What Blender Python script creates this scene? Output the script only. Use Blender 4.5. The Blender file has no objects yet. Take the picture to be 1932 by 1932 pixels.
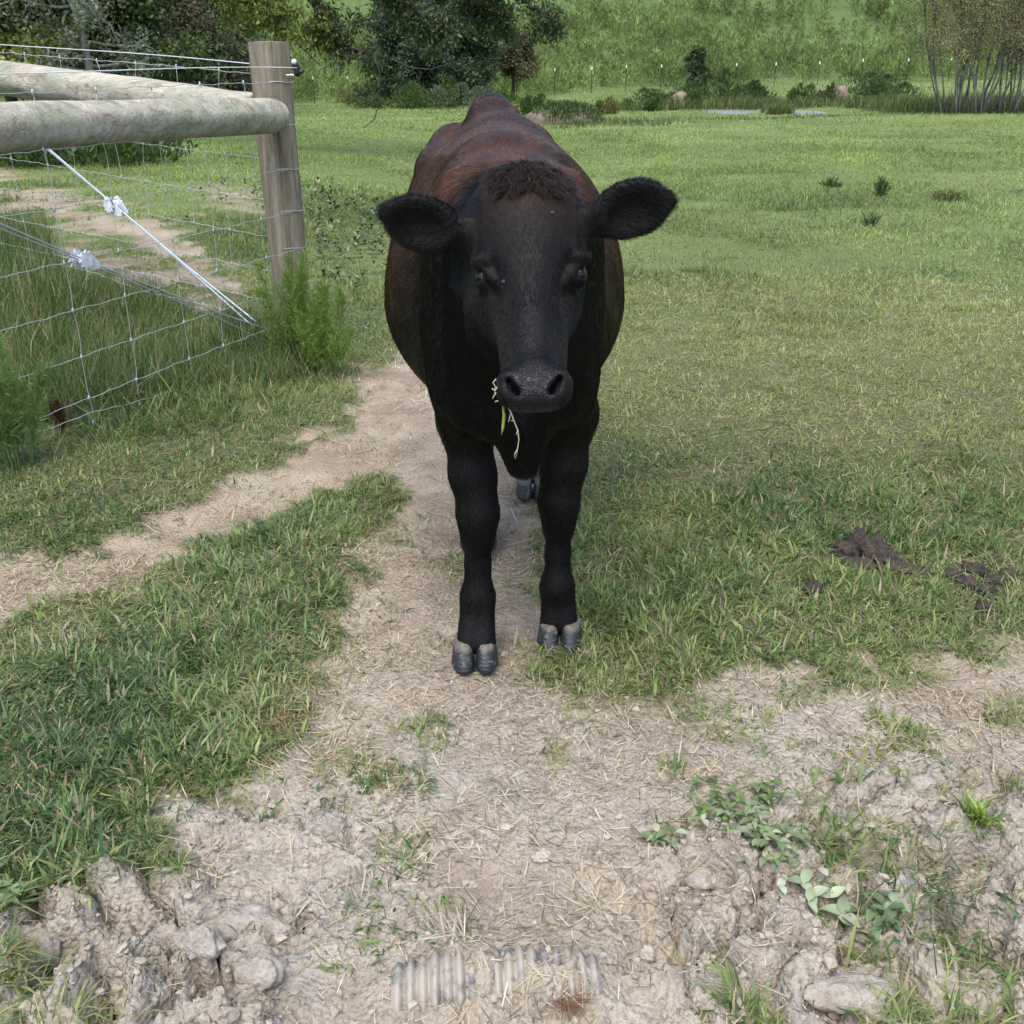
import bpy, math, os, random
import numpy as np
from mathutils import Vector, Matrix, noise as mnoise

S = bpy.context.scene
COL = S.collection
R = math.radians
rng = np.random.default_rng(7)

# ------------------------------------------------------------------ camera
CAM_H = 1.40
PITCH = 24.5
F = 1896.0 / 1932.0                      # focal length in frame widths
cam_data = bpy.data.cameras.new('camera')
cam_data.sensor_fit = 'HORIZONTAL'
cam_data.angle = 2 * math.atan(0.5 / F)
cam_data.clip_start = 0.05
cam_data.clip_end = 3000
cam = bpy.data.objects.new('camera', cam_data)
cam.location = (0, 0, CAM_H)
cam.rotation_euler = (R(90 - PITCH), 0, 0)
COL.objects.link(cam)
S.camera = cam
S.render.resolution_x = S.render.resolution_y = 1024

# ------------------------------------------------------------------ light
SUN_EL, SUN_AZ = 64.0, 195.0             # degrees; azimuth clockwise from +Y
world = bpy.data.worlds.new('World')
S.world = world
world.use_nodes = True
wn = world.node_tree
wn.nodes.clear()
sky = wn.nodes.new('ShaderNodeTexSky')
sky.sky_type = 'NISHITA'
sky.sun_disc = False
sky.sun_elevation = R(SUN_EL)
sky.sun_rotation = R(SUN_AZ)
sky.altitude = 200
sky.air_density = 1.0
sky.dust_density = 4.0
sky.ozone_density = 1.0
bg = wn.nodes.new('ShaderNodeBackground')
bg.inputs['Strength'].default_value = 0.15
wo = wn.nodes.new('ShaderNodeOutputWorld')
wn.links.new(sky.outputs[0], bg.inputs[0])
wn.links.new(bg.outputs[0], wo.inputs[0])
sun_d = bpy.data.lights.new('sun', 'SUN')
sun_d.energy = 1.2
sun_d.angle = R(50)
sun_d.color = (1.0, 0.96, 0.9)
sun = bpy.data.objects.new('sun', sun_d)
az, el = R(SUN_AZ), R(SUN_EL)
to_sun = Vector((math.sin(az) * math.cos(el), math.cos(az) * math.cos(el), math.sin(el)))
sun.rotation_euler = to_sun.to_track_quat('Z', 'Y').to_euler()
sun.location = (0, 0, 30)
COL.objects.link(sun)
S.view_settings.view_transform = 'Standard'
S.view_settings.look = 'None'
S.view_settings.gamma = 1
S.view_settings.exposure = 1.08
S.render.engine = 'CYCLES'
cy = S.cycles
cy.max_bounces = 6
cy.diffuse_bounces = 3
cy.glossy_bounces = 2
cy.transmission_bounces = 3
cy.transparent_max_bounces = 6
cy.caustics_reflective = cy.caustics_refractive = False
cy.use_denoising = True
S.cycles_curves.shape = 'RIBBONS'
S.cycles_curves.subdivisions = 2

# ------------------------------------------------------------------ helpers
ST, CT = math.sin(R(PITCH)), math.cos(R(PITCH))

def at(u, v, y):
    """World point seen at (u, v) of a 1932 px wide frame, y metres in front of the camera's foot."""
    a, b = (u - 966) / 1896.0, (v - 966) / 1896.0
    t = y / (CT - b * ST)
    return np.array([a * t, y, CAM_H + t * (-ST - b * CT)])

def gp(u, v, z=0.0):
    """Ground point (height z) seen at (u, v)."""
    a, b = (u - 966) / 1896.0, (v - 966) / 1896.0
    t = (z - CAM_H) / (-ST - b * CT)
    return np.array([a * t, t * (CT - b * ST)])

def hash2(ix, iy, seed):
    n = (ix.astype(np.int64) * 374761393 + iy.astype(np.int64) * 668265263 + seed * 974634777) & 0xFFFFFFFF
    n = ((n ^ (n >> 13)) * 1274126177) & 0xFFFFFFFF
    n = (n ^ (n >> 16)) & 0xFFFFFFFF
    return n.astype(np.float64) / 4294967295.0

def vnoise(x, y, seed=0):
    ix, iy = np.floor(x), np.floor(y)
    fx, fy = x - ix, y - iy
    ux, uy = fx * fx * fx * (fx * (fx * 6 - 15) + 10), fy * fy * fy * (fy * (fy * 6 - 15) + 10)
    a, b = hash2(ix, iy, seed), hash2(ix + 1, iy, seed)
    c, d = hash2(ix, iy + 1, seed), hash2(ix + 1, iy + 1, seed)
    return (a * (1 - ux) + b * ux) * (1 - uy) + (c * (1 - ux) + d * ux) * uy

def fbm(x, y, scale, octv=4, seed=0, gain=0.5):
    """0..1 fractal value noise; scale = metres per feature."""
    s, amp, tot = 0, 1.0, 0.0
    fx = 1.0 / scale
    for o in range(octv):
        c, sn = math.cos(o * 1.1), math.sin(o * 1.1)
        s = s + amp * vnoise((x * c - y * sn) * fx + o * 17.3, (x * sn + y * c) * fx - o * 9.1, seed + o)
        tot += amp
        amp *= gain
        fx *= 2.03
    return s / tot

def worley(x, y, scale, seed=0):
    """F1, F2, id of cellular noise."""
    px, py = x / scale, y / scale
    ix, iy = np.floor(px), np.floor(py)
    f1 = np.full(px.shape, 9.0)
    f2 = np.full(px.shape, 9.0)
    idd = np.zeros(px.shape)
    for dx in (-1, 0, 1):
        for dy in (-1, 0, 1):
            cx, cyy = ix + dx, iy + dy
            hx, hy = hash2(cx, cyy, seed), hash2(cx, cyy, seed + 51)
            d = np.hypot(cx + hx - px, cyy + hy - py)
            hid = hash2(cx, cyy, seed + 97)
            new = d < f1
            f2 = np.where(new, f1, np.minimum(f2, d))
            idd = np.where(new, hid, idd)
            f1 = np.where(new, d, f1)
    return f1, f2, idd

def tilted_cells(x, y, scale, seed=0):
    """Cellular noise whose cells are tilted plates: edge distance, plate height -1..1."""
    px, py = x / scale, y / scale
    ix, iy = np.floor(px), np.floor(py)
    f1 = np.full(px.shape, 9.0); f2 = np.full(px.shape, 9.0); h = np.zeros(px.shape)
    for dx in (-1, 0, 1):
        for dy in (-1, 0, 1):
            cx, cyy = ix + dx, iy + dy
            ox, oy = px - cx - hash2(cx, cyy, seed), py - cyy - hash2(cx, cyy, seed + 51)
            d = np.hypot(ox, oy)
            a = hash2(cx, cyy, seed + 13) * 6.283
            hh = (hash2(cx, cyy, seed + 97) - .5) * 1.2 + (ox * np.cos(a) + oy * np.sin(a)) * 1.1
            new = d < f1
            f2 = np.where(new, f1, np.minimum(f2, d)); h = np.where(new, hh, h); f1 = np.where(new, d, f1)
    return f2 - f1, h

def smooth(a, b, x):
    t = np.clip((x - a) / (b - a), 0, 1)
    return t * t * (3 - 2 * t)

def poly_sd(px, py, poly):
    """Signed distance to a polygon, negative inside."""
    poly = np.asarray(poly, float)
    d = np.full(px.shape, 1e9)
    inside = np.zeros(px.shape, bool)
    n = len(poly)
    for i in range(n):
        ax, ay = poly[i]
        bx, by = poly[(i + 1) % n]
        ex, ey = bx - ax, by - ay
        wx, wy = px - ax, py - ay
        t = np.clip((wx * ex + wy * ey) / (ex * ex + ey * ey + 1e-12), 0, 1)
        d = np.minimum(d, np.hypot(wx - t * ex, wy - t * ey))
        cond = (ay > py) != (by > py)
        with np.errstate(divide='ignore', invalid='ignore'):
            xi = (bx - ax) * (py - ay) / (by - ay + 1e-15) + ax
        inside ^= cond & (px < xi)
    return np.where(inside, -d, d)

def mesh_from(name, verts, faces_list, mat=None, smooth_shade=True, attrs=None):
    """verts (n,3); faces_list: list of int arrays (m,k). attrs: {name: (n,) or (n,3) point values}."""
    me = bpy.data.meshes.new(name)
    verts = np.asarray(verts, np.float32)
    me.vertices.add(len(verts))
    me.vertices.foreach_set('co', verts.ravel())
    idx = np.concatenate([np.asarray(f, np.int32).ravel() for f in faces_list if len(f)])
    tot = np.concatenate([np.full(len(f), np.asarray(f).shape[1], np.int32) for f in faces_list if len(f)])
    st = np.concatenate([[0], np.cumsum(tot)[:-1]]).astype(np.int32)
    me.loops.add(len(idx))
    me.loops.foreach_set('vertex_index', idx)
    me.polygons.add(len(tot))
    me.polygons.foreach_set('loop_start', st)
    me.update(calc_edges=True)
    me.validate()
    if smooth_shade:
        me.polygons.foreach_set('use_smooth', np.ones(len(me.polygons), bool))
    if attrs:
        for k, v in attrs.items():
            v = np.asarray(v, np.float32)
            if v.ndim == 1:
                a = me.attributes.new(k, 'FLOAT', 'POINT')
                a.data.foreach_set('value', v)
            else:
                a = me.attributes.new(k, 'FLOAT_VECTOR', 'POINT')
                a.data.foreach_set('vector', v.ravel())
    if mat:
        me.materials.append(mat)
    return me

def link(name, me, parent=None, loc=None):
    o = bpy.data.objects.new(name, me)
    COL.objects.link(o)
    if parent:
        o.parent = parent
        o.matrix_parent_inverse = Matrix.Translation(-Vector(parent.location)) if me is not None and loc is None else Matrix()
    if loc is not None:
        o.location = loc
    return o

def tag(o, label=None, cat=None, group=None, kind=None):
    if label: o['label'] = label
    if cat: o['category'] = cat
    if group: o['group'] = group
    if kind: o['kind'] = kind
    return o

def empty(name, loc, label=None, cat=None, group=None):
    o = bpy.data.objects.new(name, None)
    COL.objects.link(o)
    o.location = [float(c) for c in loc]
    o.empty_display_size = 0.1
    return tag(o, label, cat, group)

class MB:
    """Collects tubes, boxes and lathes into one mesh (world coordinates)."""
    def __init__(self):
        self.v, self.f = [], []
        self.n = 0
    def add(self, v, f):
        v = np.asarray(v, float)
        self.v.append(v)
        for k in f:
            self.f.append([i + self.n for i in k])
        self.n += len(v)
        return self
    def tube(self, pts, rad, seg=8, cap=True):
        pts = np.asarray(pts, float)
        n = len(pts)
        rad = np.broadcast_to(np.asarray(rad, float), (n,))
        tang = np.gradient(pts, axis=0)
        tang /= np.linalg.norm(tang, axis=1)[:, None] + 1e-12
        up = np.array([0, 0, 1.0]) if abs(tang[0][2]) < .9 else np.array([1.0, 0, 0])
        V = []
        a = np.cross(tang[0], up); a /= np.linalg.norm(a)
        ang = np.linspace(0, 2 * math.pi, seg, endpoint=False)
        for i in range(n):
            a = a - tang[i] * a.dot(tang[i]); a /= np.linalg.norm(a) + 1e-12
            b = np.cross(tang[i], a)
            V.append(pts[i] + rad[i] * (np.cos(ang)[:, None] * a + np.sin(ang)[:, None] * b))
        V = np.concatenate(V)
        Fs = []
        for i in range(n - 1):
            for j in range(seg):
                k = (j + 1) % seg
                Fs.append((i * seg + j, i * seg + k, (i + 1) * seg + k, (i + 1) * seg + j))
        if cap:
            Fs.append(tuple(range(seg - 1, -1, -1)))
            Fs.append(tuple((n - 1) * seg + j for j in range(seg)))
        return self.add(V, Fs)
    def box(self, c, half, M=None):
        hx, hy, hz = half
        v = np.array([(x * hx, y * hy, z * hz) for x in (-1, 1) for y in (-1, 1) for z in (-1, 1)], float)
        if M is not None: v = v @ np.asarray(M).T
        v = v + np.asarray(c, float)
        return self.add(v, [(0, 1, 3, 2), (4, 6, 7, 5), (0, 4, 5, 1), (2, 3, 7, 6), (0, 2, 6, 4), (1, 5, 7, 3)])
    def build(self, name, mat, parent=None, smooth_shade=True):
        me = bpy.data.meshes.new(name)
        me.from_pydata([tuple(p) for p in np.concatenate(self.v)], [], self.f)
        me.update()
        if smooth_shade:
            me.polygons.foreach_set('use_smooth', np.ones(len(me.polygons), bool))
        if mat: me.materials.append(mat)
        return link(name, me, parent)

# ------------------------------------------------------------------ materials
def new_mat(name):
    m = bpy.data.materials.new(name)
    m.use_nodes = True
    nt = m.node_tree
    nt.nodes.clear()
    out = nt.nodes.new('ShaderNodeOutputMaterial')
    b = nt.nodes.new('ShaderNodeBsdfPrincipled')
    nt.links.new(b.outputs[0], out.inputs[0])
    return m, nt, b

def nd(nt, typ, **kw):
    n = nt.nodes.new(typ)
    for k, v in kw.items():
        if k.startswith('i_'):
            key = k[2:]
            n.inputs[int(key) if key.isdigit() else key].default_value = v
        else:
            setattr(n, k, v)
    return n

def ramp(nt, fac, stops):
    r = nt.nodes.new('ShaderNodeValToRGB')
    cr = r.color_ramp
    while len(cr.elements) < len(stops): cr.elements.new(0.5)
    for e, (p, c) in zip(cr.elements, stops):
        e.position = p
        e.color = (*c, 1) if len(c) == 3 else c
    nt.links.new(fac, r.inputs[0])
    return r.outputs[0]

def noise_fac(nt, scale, detail=4, rough=.55, vec=None, dist=0.0):
    n = nd(nt, 'ShaderNodeTexNoise')
    n.inputs['Scale'].default_value = scale
    n.inputs['Detail'].default_value = detail
    n.inputs['Roughness'].default_value = rough
    n.inputs['Distortion'].default_value = dist
    if vec is not None: nt.links.new(vec, n.inputs['Vector'])
    return n.outputs['Fac']

def mix(nt, fac, a, b, mode='MIX'):
    m = nt.nodes.new('ShaderNodeMix')
    m.data_type = 'RGBA'
    m.blend_type = mode
    for sock, val in ((m.inputs[0], fac), (m.inputs[6], a), (m.inputs[7], b)):
        if hasattr(val, 'node'): nt.links.new(val, sock)
        elif isinstance(val, (int, float)): sock.default_value = val
        else: sock.default_value = (*val, 1)
    return m.outputs[2]

def math_n(nt, op, a, b=None, clamp=False):
    m = nd(nt, 'ShaderNodeMath', operation=op, use_clamp=clamp)
    for s, v in ((m.inputs[0], a), (m.inputs[1], b)):
        if v is None: continue
        if hasattr(v, 'node'): nt.links.new(v, s)
        else: s.default_value = v
    return m.outputs[0]

def bump(nt, b, height, strength=.5, dist=.01):
    n = nd(nt, 'ShaderNodeBump')
    n.inputs['Strength'].default_value = strength
    n.inputs['Distance'].default_value = dist
    nt.links.new(height, n.inputs['Height'])
    nt.links.new(n.outputs[0], b.inputs['Normal'])

def coords(nt, which='Object'):
    return nd(nt, 'ShaderNodeTexCoord').outputs[which]

def attr(nt, name, out='Fac'):
    return nd(nt, 'ShaderNodeAttribute', attribute_name=name).outputs[out]

def simple_mat(name, color, rough=.8, spec=.3, var=.25, scale=20.0, bumpd=.0, metallic=0.0):
    m, nt, b = new_mat(name)
    f = noise_fac(nt, scale, 5, .6, coords(nt))
    lo = tuple(c * (1 - var) for c in color)
    hi = tuple(min(1, c * (1 + var)) for c in color)
    nt.links.new(ramp(nt, f, [(.3, lo), (.7, hi)]), b.inputs['Base Color'])
    b.inputs['Roughness'].default_value = rough
    b.inputs['Specular IOR Level'].default_value = spec
    b.inputs['Metallic'].default_value = metallic
    if bumpd: bump(nt, b, f, .6, bumpd)
    return m

# ================================================================== ground
def zmacro(x, y):
    x = np.asarray(x, float); y = np.asarray(y, float)
    far = np.interp(x, [-40, -12, -3, 3, 12, 27, 60], [-1.2, -1.5, -1.35, -1.0, -.62, -.25, .3])
    z = far * smooth(9, 68, y)
    z = z + .13 * smooth(-1.3, -3.0, x) * smooth(4.6, 6.2, y) * smooth(40, 20, y)
    z = z + (fbm(x, y, 7.0, 3, 21) - .5) * .16 * smooth(5, 14, y)
    # the hillside behind the far fence, closing the view all round
    d = np.maximum(y - 73 + 6 * np.sin(x * .03 + 1), 0)
    rise = d * .20 * smooth(0, 60, d) + 0.04 * d
    z = z + np.minimum(rise, 55) + (fbm(x, y, 22, 3, 31) - .5) * 2.0 * smooth(0, 40, d)
    side = np.maximum(np.abs(x) - 110, 0)
    z = z + np.minimum(side * .15, 30)
    back = np.maximum(-y - 60, 0)
    return z + np.minimum(back * .12, 20)

def g3(u, v):
    """Terrain point seen at (u, v)."""
    z = 0.0
    for _ in range(40):
        p = gp(u, v, z)
        z = .5 * z + .5 * float(zmacro(p[0], p[1]))
    return np.array([p[0], p[1], float(zmacro(p[0], p[1]))])

def G(pts): return [gp(u, v) for u, v in pts]
PATH_A = G([(-500, 1120), (-200, 1105), (0, 1078), (150, 1042), (290, 992), (400, 912), (520, 852), (640, 803), (700, 752), (672, 690), (720, 668), (860, 672), (960, 700), (1040, 860), (1050, 1030), (1030, 1130), (1060, 1240), (1120, 1275), (1250, 1295), (1400, 1318), (1560, 1290), (1700, 1238), (1932, 1195), (2400, 1150), (2900, 1500), (2600, 2900), (966, 3500), (-900, 2900), (-500, 1900), (0, 1770), (100, 1765), (215, 1725), (300, 1650), (215, 1570), (260, 1500), (390, 1478), (525, 1440), (565, 1350), (632, 1250), (615, 1150), (632, 1050), (760, 930), (720, 903), (600, 932), (480, 972), (372, 1005), (340, 1052), (262, 1098), (130, 1155), (0, 1195), (-300, 1240)])
PATH_B = G([(-500, 270), (-200, 300), (0, 338), (150, 388), (330, 432), (430, 500), (500, 600), (560, 700), (680, 760), (700, 700), (640, 660), (520, 640), (400, 592), (250, 532), (120, 472), (0, 432), (-300, 380)])
PATH_C = G([(400, 372), (470, 385), (520, 402), (500, 425), (420, 412), (370, 395)])
ROUGH_L = G([(-60, 1740), (110, 1695), (330, 1655), (590, 1675), (620, 1750), (560, 1840), (580, 2050), (-60, 2050)])
ROUGH_M = G([(370, 1490), (560, 1490), (720, 1540), (640, 1600), (500, 1600), (380, 1560)])
ROUGH_R = G([(1170, 1580), (1240, 1500), (1420, 1520), (1600, 1440), (1990, 1400), (1990, 2050), (1320, 2050), (1200, 1850)])
PITS = [(405, 1862, .045, .060), (572, 1722, .028, .045), (285, 1815, .028, .05), (85, 1800, .05, .05), (548, 1545, .024, .035), (1330, 1640, .06, .04), (1820, 1745, .10, .055), (1850, 1600, .075, .045), (1660, 1630, .05, .03), (1420, 1600, .03, .05), (1560, 1880, .05, .03), (200, 1905, .05, .04), (700, 1660, .06, .015), (900, 1700, .09, .015), (1120, 1660, .08, .014), (860, 1500, .07, .012), (1700, 1850, .06, .04)]

def dirt_mask(x, y):
    w1 = (fbm(x, y, .30, 4, 41) - .5) * .42
    w2 = (fbm(x, y, .07, 3, 47) - .5) * .22
    sc = 1 + np.clip(y - 3, 0, 10) * .12
    a = smooth(.05, -.05, poly_sd(x, y, PATH_A) + (w1 + w2) * sc * .8)
    b = smooth(.10, -.14, poly_sd(x, y, PATH_B) + .20 + (w1 * 2.6 + w2 * 2) * sc)
    c = smooth(.2, -.2, poly_sd(x, y, PATH_C) + w1 * 2) * .8
    e = smooth(.03, -.03, poly_sd(x, y, ROUGH_L) + w2 * .4 - .01)
    return np.maximum(np.maximum(np.maximum(a, b), c), e)

def rough_mask(x, y):
    n = (fbm(x, y, .16, 3, 61) - .5) * .16
    m = smooth(.03, -.05, poly_sd(x, y, ROUGH_L) + n)
    m = np.maximum(m, .55 * smooth(.03, -.05, poly_sd(x, y, ROUGH_M) + n))
    return np.maximum(m, .68 * smooth(.05, -.08, poly_sd(x, y, ROUGH_R) + n))

PIPE_A, PIPE_B = gp(752, 1842, .02), gp(1118, 1818, .02)

def zdetail(x, y):
    near = (y > -1) & (y < 9) & (np.abs(x) < 6)
    out = np.zeros(x.shape)
    X, Y = x[near], y[near]
    if X.size == 0: return out
    D = dirt_mask(X, Y)
    Rg = rough_mask(X, Y)
    z = (fbm(X, Y, .55, 3, 71) - .5) * .05 + (fbm(X, Y, .13, 3, 73) - .5) * .020
    z += (fbm(X, Y, .035, 3, 75) - .5) * .010 * D
    z -= .018 * D
    # crumbs
    f1, f2, i1 = worley(X, Y, .021, 5)
    z += D * smooth(.45, .05, f1) * .005 * (i1 > .55)
    # dried mud blocks
    wx, wy = (fbm(X, Y, .09, 3, 81) - .5) * .10, (fbm(X, Y, .09, 3, 83) - .5) * .10
    e1, p1 = tilted_cells(X + wx, Y + wy, .135, 15)
    crack = smooth(.0, .09, e1)
    h = (p1 * .050 + .024 * smooth(0, .5, e1)) * crack - .070 * (1 - crack)
    e2, p2 = tilted_cells(X + wx * .7, Y + wy * .7, .052, 25)
    h += p2 * .016 * smooth(0, .10, e2) - .014 * (1 - smooth(0, .10, e2))
    e3, p3 = tilted_cells(X + wx * .3, Y + wy * .3, .021, 35)
    h += p3 * .0055 * smooth(0, .15, e3)
    h += (fbm(X, Y, .016, 3, 85) - .5) * .010
    z += Rg * h
    for (u, v, r, dep) in PITS:
        c = gp(u, v)
        nn = (fbm(X, Y, .05, 2, 91) - .5) * r * .9
        d = np.hypot(X - c[0], Y - c[1]) + nn
        z += -dep * smooth(r, r * .45, d) + dep * .35 * np.exp(-((d - r * 1.25) / (r * .35)) ** 2)
    # soil around the drain pipe
    ex, ey = PIPE_B - PIPE_A
    L = math.hypot(ex, ey)
    t = ((X - PIPE_A[0]) * ex + (Y - PIPE_A[1]) * ey) / L
    s = ((X - PIPE_A[0]) * -ey + (Y - PIPE_A[1]) * ex) / L
    band = smooth(-.10, .0, t) * smooth(L + .10, L, t) * np.exp(-(s / .10) ** 2)
    z = z * (1 - .8 * band) + band * (.004 + .010 * (fbm(X, Y, .05, 3, 95) - .5) + .044 * np.exp(-((t - .13) / .05) ** 2) * np.exp(-((s - .045) / .05) ** 2) + .012 * np.exp(-((t - .30) / .03) ** 2) + .026 * smooth(.48, .74, fbm(X, Y, .05, 3, 96)))
    fade = smooth(9, 6.5, Y) * smooth(6, 4.5, np.abs(X)) * smooth(-1, 0, Y)
    out[near] = z * fade
    return out

def ground_z(x, y):
    return zmacro(x, y) + zdetail(np.asarray(x, float), np.asarray(y, float))

POND = np.array([[6.6, 35.4], [7.2, 34.2], [7.9, 35.6], [8.7, 35.0], [9.4, 33.6], [10.4, 33.4], [10.9, 35.2], [10.9, 37.6], [9.8, 39.2], [8.4, 38.4], [7.4, 39.0], [6.5, 37.6]])

def grow(start, end, st, fac):
    out = [start]
    while abs(out[-1]) < abs(end):
        st = min(st * fac, 14)
        out.append(out[-1] + math.copysign(st, end - start))
    return out
fx = np.arange(-1.42, 1.4201, .0060)
xs = np.array(sorted(grow(-1.42, -430, .006, 1.055)[1:]) + list(fx) + grow(fx[-1], 430, .006, 1.055)[1:])
fy = np.arange(.98, 2.75, .0060)
yneg = []
st, yy = .006, .98
while yy > -150:
    st = min(st * 1.09, 12); yy -= st; yneg.append(yy)
ys_ = np.array(sorted(yneg) + list(fy) + grow(fy[-1], 480, .006, 1.030)[1:])
XX, YY = np.meshgrid(xs, ys_)
xf, yf = XX.ravel(), YY.ravel()
ZZ = ground_z(xf, yf)
pd = poly_sd(xf, yf, POND)
ZZ = ZZ - .12 * smooth(.3, -.3, pd) * (yf > 20)
nx_, ny_ = len(xs), len(ys_)
ii = (np.arange(ny_ - 1)[:, None] * nx_ + np.arange(nx_ - 1)[None]).ravel()
quads_ = np.stack([ii, ii + 1, ii + nx_ + 1, ii + nx_], 1)
nearm = (yf < 26) & (yf > -2) & (np.abs(xf) < 18)
dmask = np.zeros(len(xf)); dmask[nearm] = dirt_mask(xf[nearm], yf[nearm])
rmask = np.zeros(len(xf)); nm2 = (yf < 4) & (yf > -1) & (np.abs(xf) < 4); rmask[nm2] = rough_mask(xf[nm2], yf[nm2])

m_ground, nt, b = new_mat('ground')
P_ = coords(nt)
n_big = noise_fac(nt, .22, 4, .55, P_)
n_mid = noise_fac(nt, 1.3, 5, .6, P_)
n_sm = noise_fac(nt, 14, 6, .65, P_)
n_tiny = noise_fac(nt, 120, 4, .7, P_)
thatch = ramp(nt, noise_fac(nt, 55, 6, .75, P_), [(.34, (.035, .045, .020)), (.50, (.095, .100, .048)), (.66, (.24, .215, .13))])
far_g = ramp(nt, n_mid, [(.30, (.085, .130, .040)), (.55, (.120, .175, .055)), (.75, (.160, .205, .080))])
far_g = mix(nt, ramp(nt, n_big, [(.35, (0, 0, 0)), (.65, (1, 1, 1))]), far_g, (.18, .22, .085), 'MIX')
geo = nd(nt, 'ShaderNodeSeparateXYZ'); nt.links.new(P_, geo.inputs[0])
farf = nd(nt, 'ShaderNodeMapRange'); nt.links.new(geo.outputs[1], farf.inputs[0])
farf.inputs[1].default_value = 3.2; farf.inputs[2].default_value = 9
hillf = nd(nt, 'ShaderNodeMapRange'); nt.links.new(geo.outputs[1], hillf.inputs[0])
hillf.inputs[1].default_value = 66; hillf.inputs[2].default_value = 76
far_g = mix(nt, hillf.outputs[0], far_g, (.095, .150, .052))
grass_c = mix(nt, farf.outputs[0], thatch, far_g)
n_d = noise_fac(nt, 4.0, 5, .6, P_)
soil = ramp(nt, n_d, [(.30, (.225, .180, .132)), (.50, (.320, .268, .203)), (.70, (.41, .358, .275))])
pale = ramp(nt, n_sm, [(.30, (.245, .222, .182)), (.50, (.360, .332, .280)), (.72, (.455, .428, .372))])
pale = mix(nt, math_n(nt, 'MULTIPLY', ramp(nt, noise_fac(nt, 5.5, 4, .6, P_), [(.50, (0, 0, 0)), (.66, (1, 1, 1))]), .55), pale, (.29, .285, .28))
soil = mix(nt, attr(nt, 'pale'), soil, pale)
grit = ramp(nt, n_tiny, [(.28, (.62, .60, .57)), (.50, (1, 1, 1)), (.72, (1.12, 1.10, 1.08))])
soil = mix(nt, 1.0, soil, grit, 'MULTIPLY')
crumb = nd(nt, 'ShaderNodeTexVoronoi'); crumb.inputs['Scale'].default_value = 95; nt.links.new(P_, crumb.inputs['Vector'])
col = mix(nt, attr(nt, 'dirt'), grass_c, soil)
nt.links.new(col, b.inputs['Base Color'])
b.inputs['Roughness'].default_value = .95
b.inputs['Specular IOR Level'].default_value = .12
hh = math_n(nt, 'ADD', math_n(nt, 'MULTIPLY', n_tiny, .6), math_n(nt, 'ADD', math_n(nt, 'MULTIPLY', n_sm, 1.2), math_n(nt, 'MULTIPLY', crumb.outputs['Distance'], -.7)))
cr1 = nd(nt, 'ShaderNodeTexVoronoi', feature='DISTANCE_TO_EDGE'); cr1.inputs['Scale'].default_value = 34
warp = nd(nt, 'ShaderNodeVectorMath', operation='ADD'); nt.links.new(P_, warp.inputs[0])
wn_ = nd(nt, 'ShaderNodeTexNoise'); wn_.inputs['Scale'].default_value = 22; wn_.inputs['Detail'].default_value = 4
wsc = nd(nt, 'ShaderNodeVectorMath', operation='SCALE'); wsc.inputs['Scale'].default_value = .04
nt.links.new(P_, wn_.inputs['Vector']); nt.links.new(wn_.outputs['Color'], wsc.inputs[0]); nt.links.new(wsc.outputs[0], warp.inputs[1])
nt.links.new(warp.outputs[0], cr1.inputs['Vector'])
ck_ = ramp(nt, cr1.outputs[0], [(0, (0, 0, 0)), (.10, (1, 1, 1))])
ckm = math_n(nt, 'MULTIPLY', ramp(nt, noise_fac(nt, 7, 3, .5, P_), [(.50, (0, 0, 0)), (.64, (1, 1, 1))]), attr(nt, 'pale'))
hh = math_n(nt, 'ADD', hh, math_n(nt, 'MULTIPLY', math_n(nt, 'MULTIPLY', ck_, ckm), .42))
bump(nt, b, hh, .9, .010)
palem = smooth(2.6, 1.65, yf) * (.35 + .65 * smooth(.3, .7, fbm(xf, yf, .35, 3, 101)))
palem = np.clip(np.maximum(palem, rmask * .9), 0, 1)
me = mesh_from('ground', np.stack([xf, yf, ZZ], 1), [quads_], m_ground, True, {'dirt': dmask, 'pale': palem})
tag(link('ground', me), kind='structure')

# ------------------------------------------------------------------ pond
m_water, nt, b = new_mat('pond_water')
b.inputs['Base Color'].default_value = (.20, .21, .19, 1)
b.inputs['Roughness'].default_value = .42
b.inputs['Specular IOR Level'].default_value = 1.0
bump(nt, b, noise_fac(nt, 3, 3, .5, coords(nt)), .8, .12)
pw = POND.copy(); cpt = pw.mean(0)
zl = float(np.min(zmacro(pw[:, 0], pw[:, 1]))) - .01
pw = cpt + (pw - cpt) * 1.06
me = mesh_from('pond', np.concatenate([np.c_[pw, np.full(len(pw), zl)]]), [np.arange(len(pw))[None]], m_water)
tag(link('pond', me), kind='structure')

# ================================================================== grass and litter
def foliage_mat(name, transl=.3, rough=.55, spec=.25):
    m = bpy.data.materials.new(name); m.use_nodes = True
    nt = m.node_tree; nt.nodes.clear()
    out = nt.nodes.new('ShaderNodeOutputMaterial')
    b = nt.nodes.new('ShaderNodeBsdfPrincipled')
    tr = nt.nodes.new('ShaderNodeBsdfTranslucent')
    mx = nt.nodes.new('ShaderNodeMixShader')
    mx.inputs[0].default_value = transl
    c = attr(nt, 'hcol', 'Vector')
    nt.links.new(c, b.inputs['Base Color'])
    t2 = mix(nt, 1.0, c, (1.15, 1.25, .7), 'MULTIPLY')
    nt.links.new(t2, tr.inputs['Color'])
    b.inputs['Roughness'].default_value = rough
    b.inputs['Specular IOR Level'].default_value = spec
    nt.links.new(b.outputs[0], mx.inputs[1]); nt.links.new(tr.outputs[0], mx.inputs[2])
    nt.links.new(mx.outputs[0], out.inputs[0])
    return m
m_grass = foliage_mat('grass_blade', .38, .42, .32)
m_straw = foliage_mat('straw', .10, .7, .15)
m_leaf = foliage_mat('leaf', .30, .5, .25)

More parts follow.
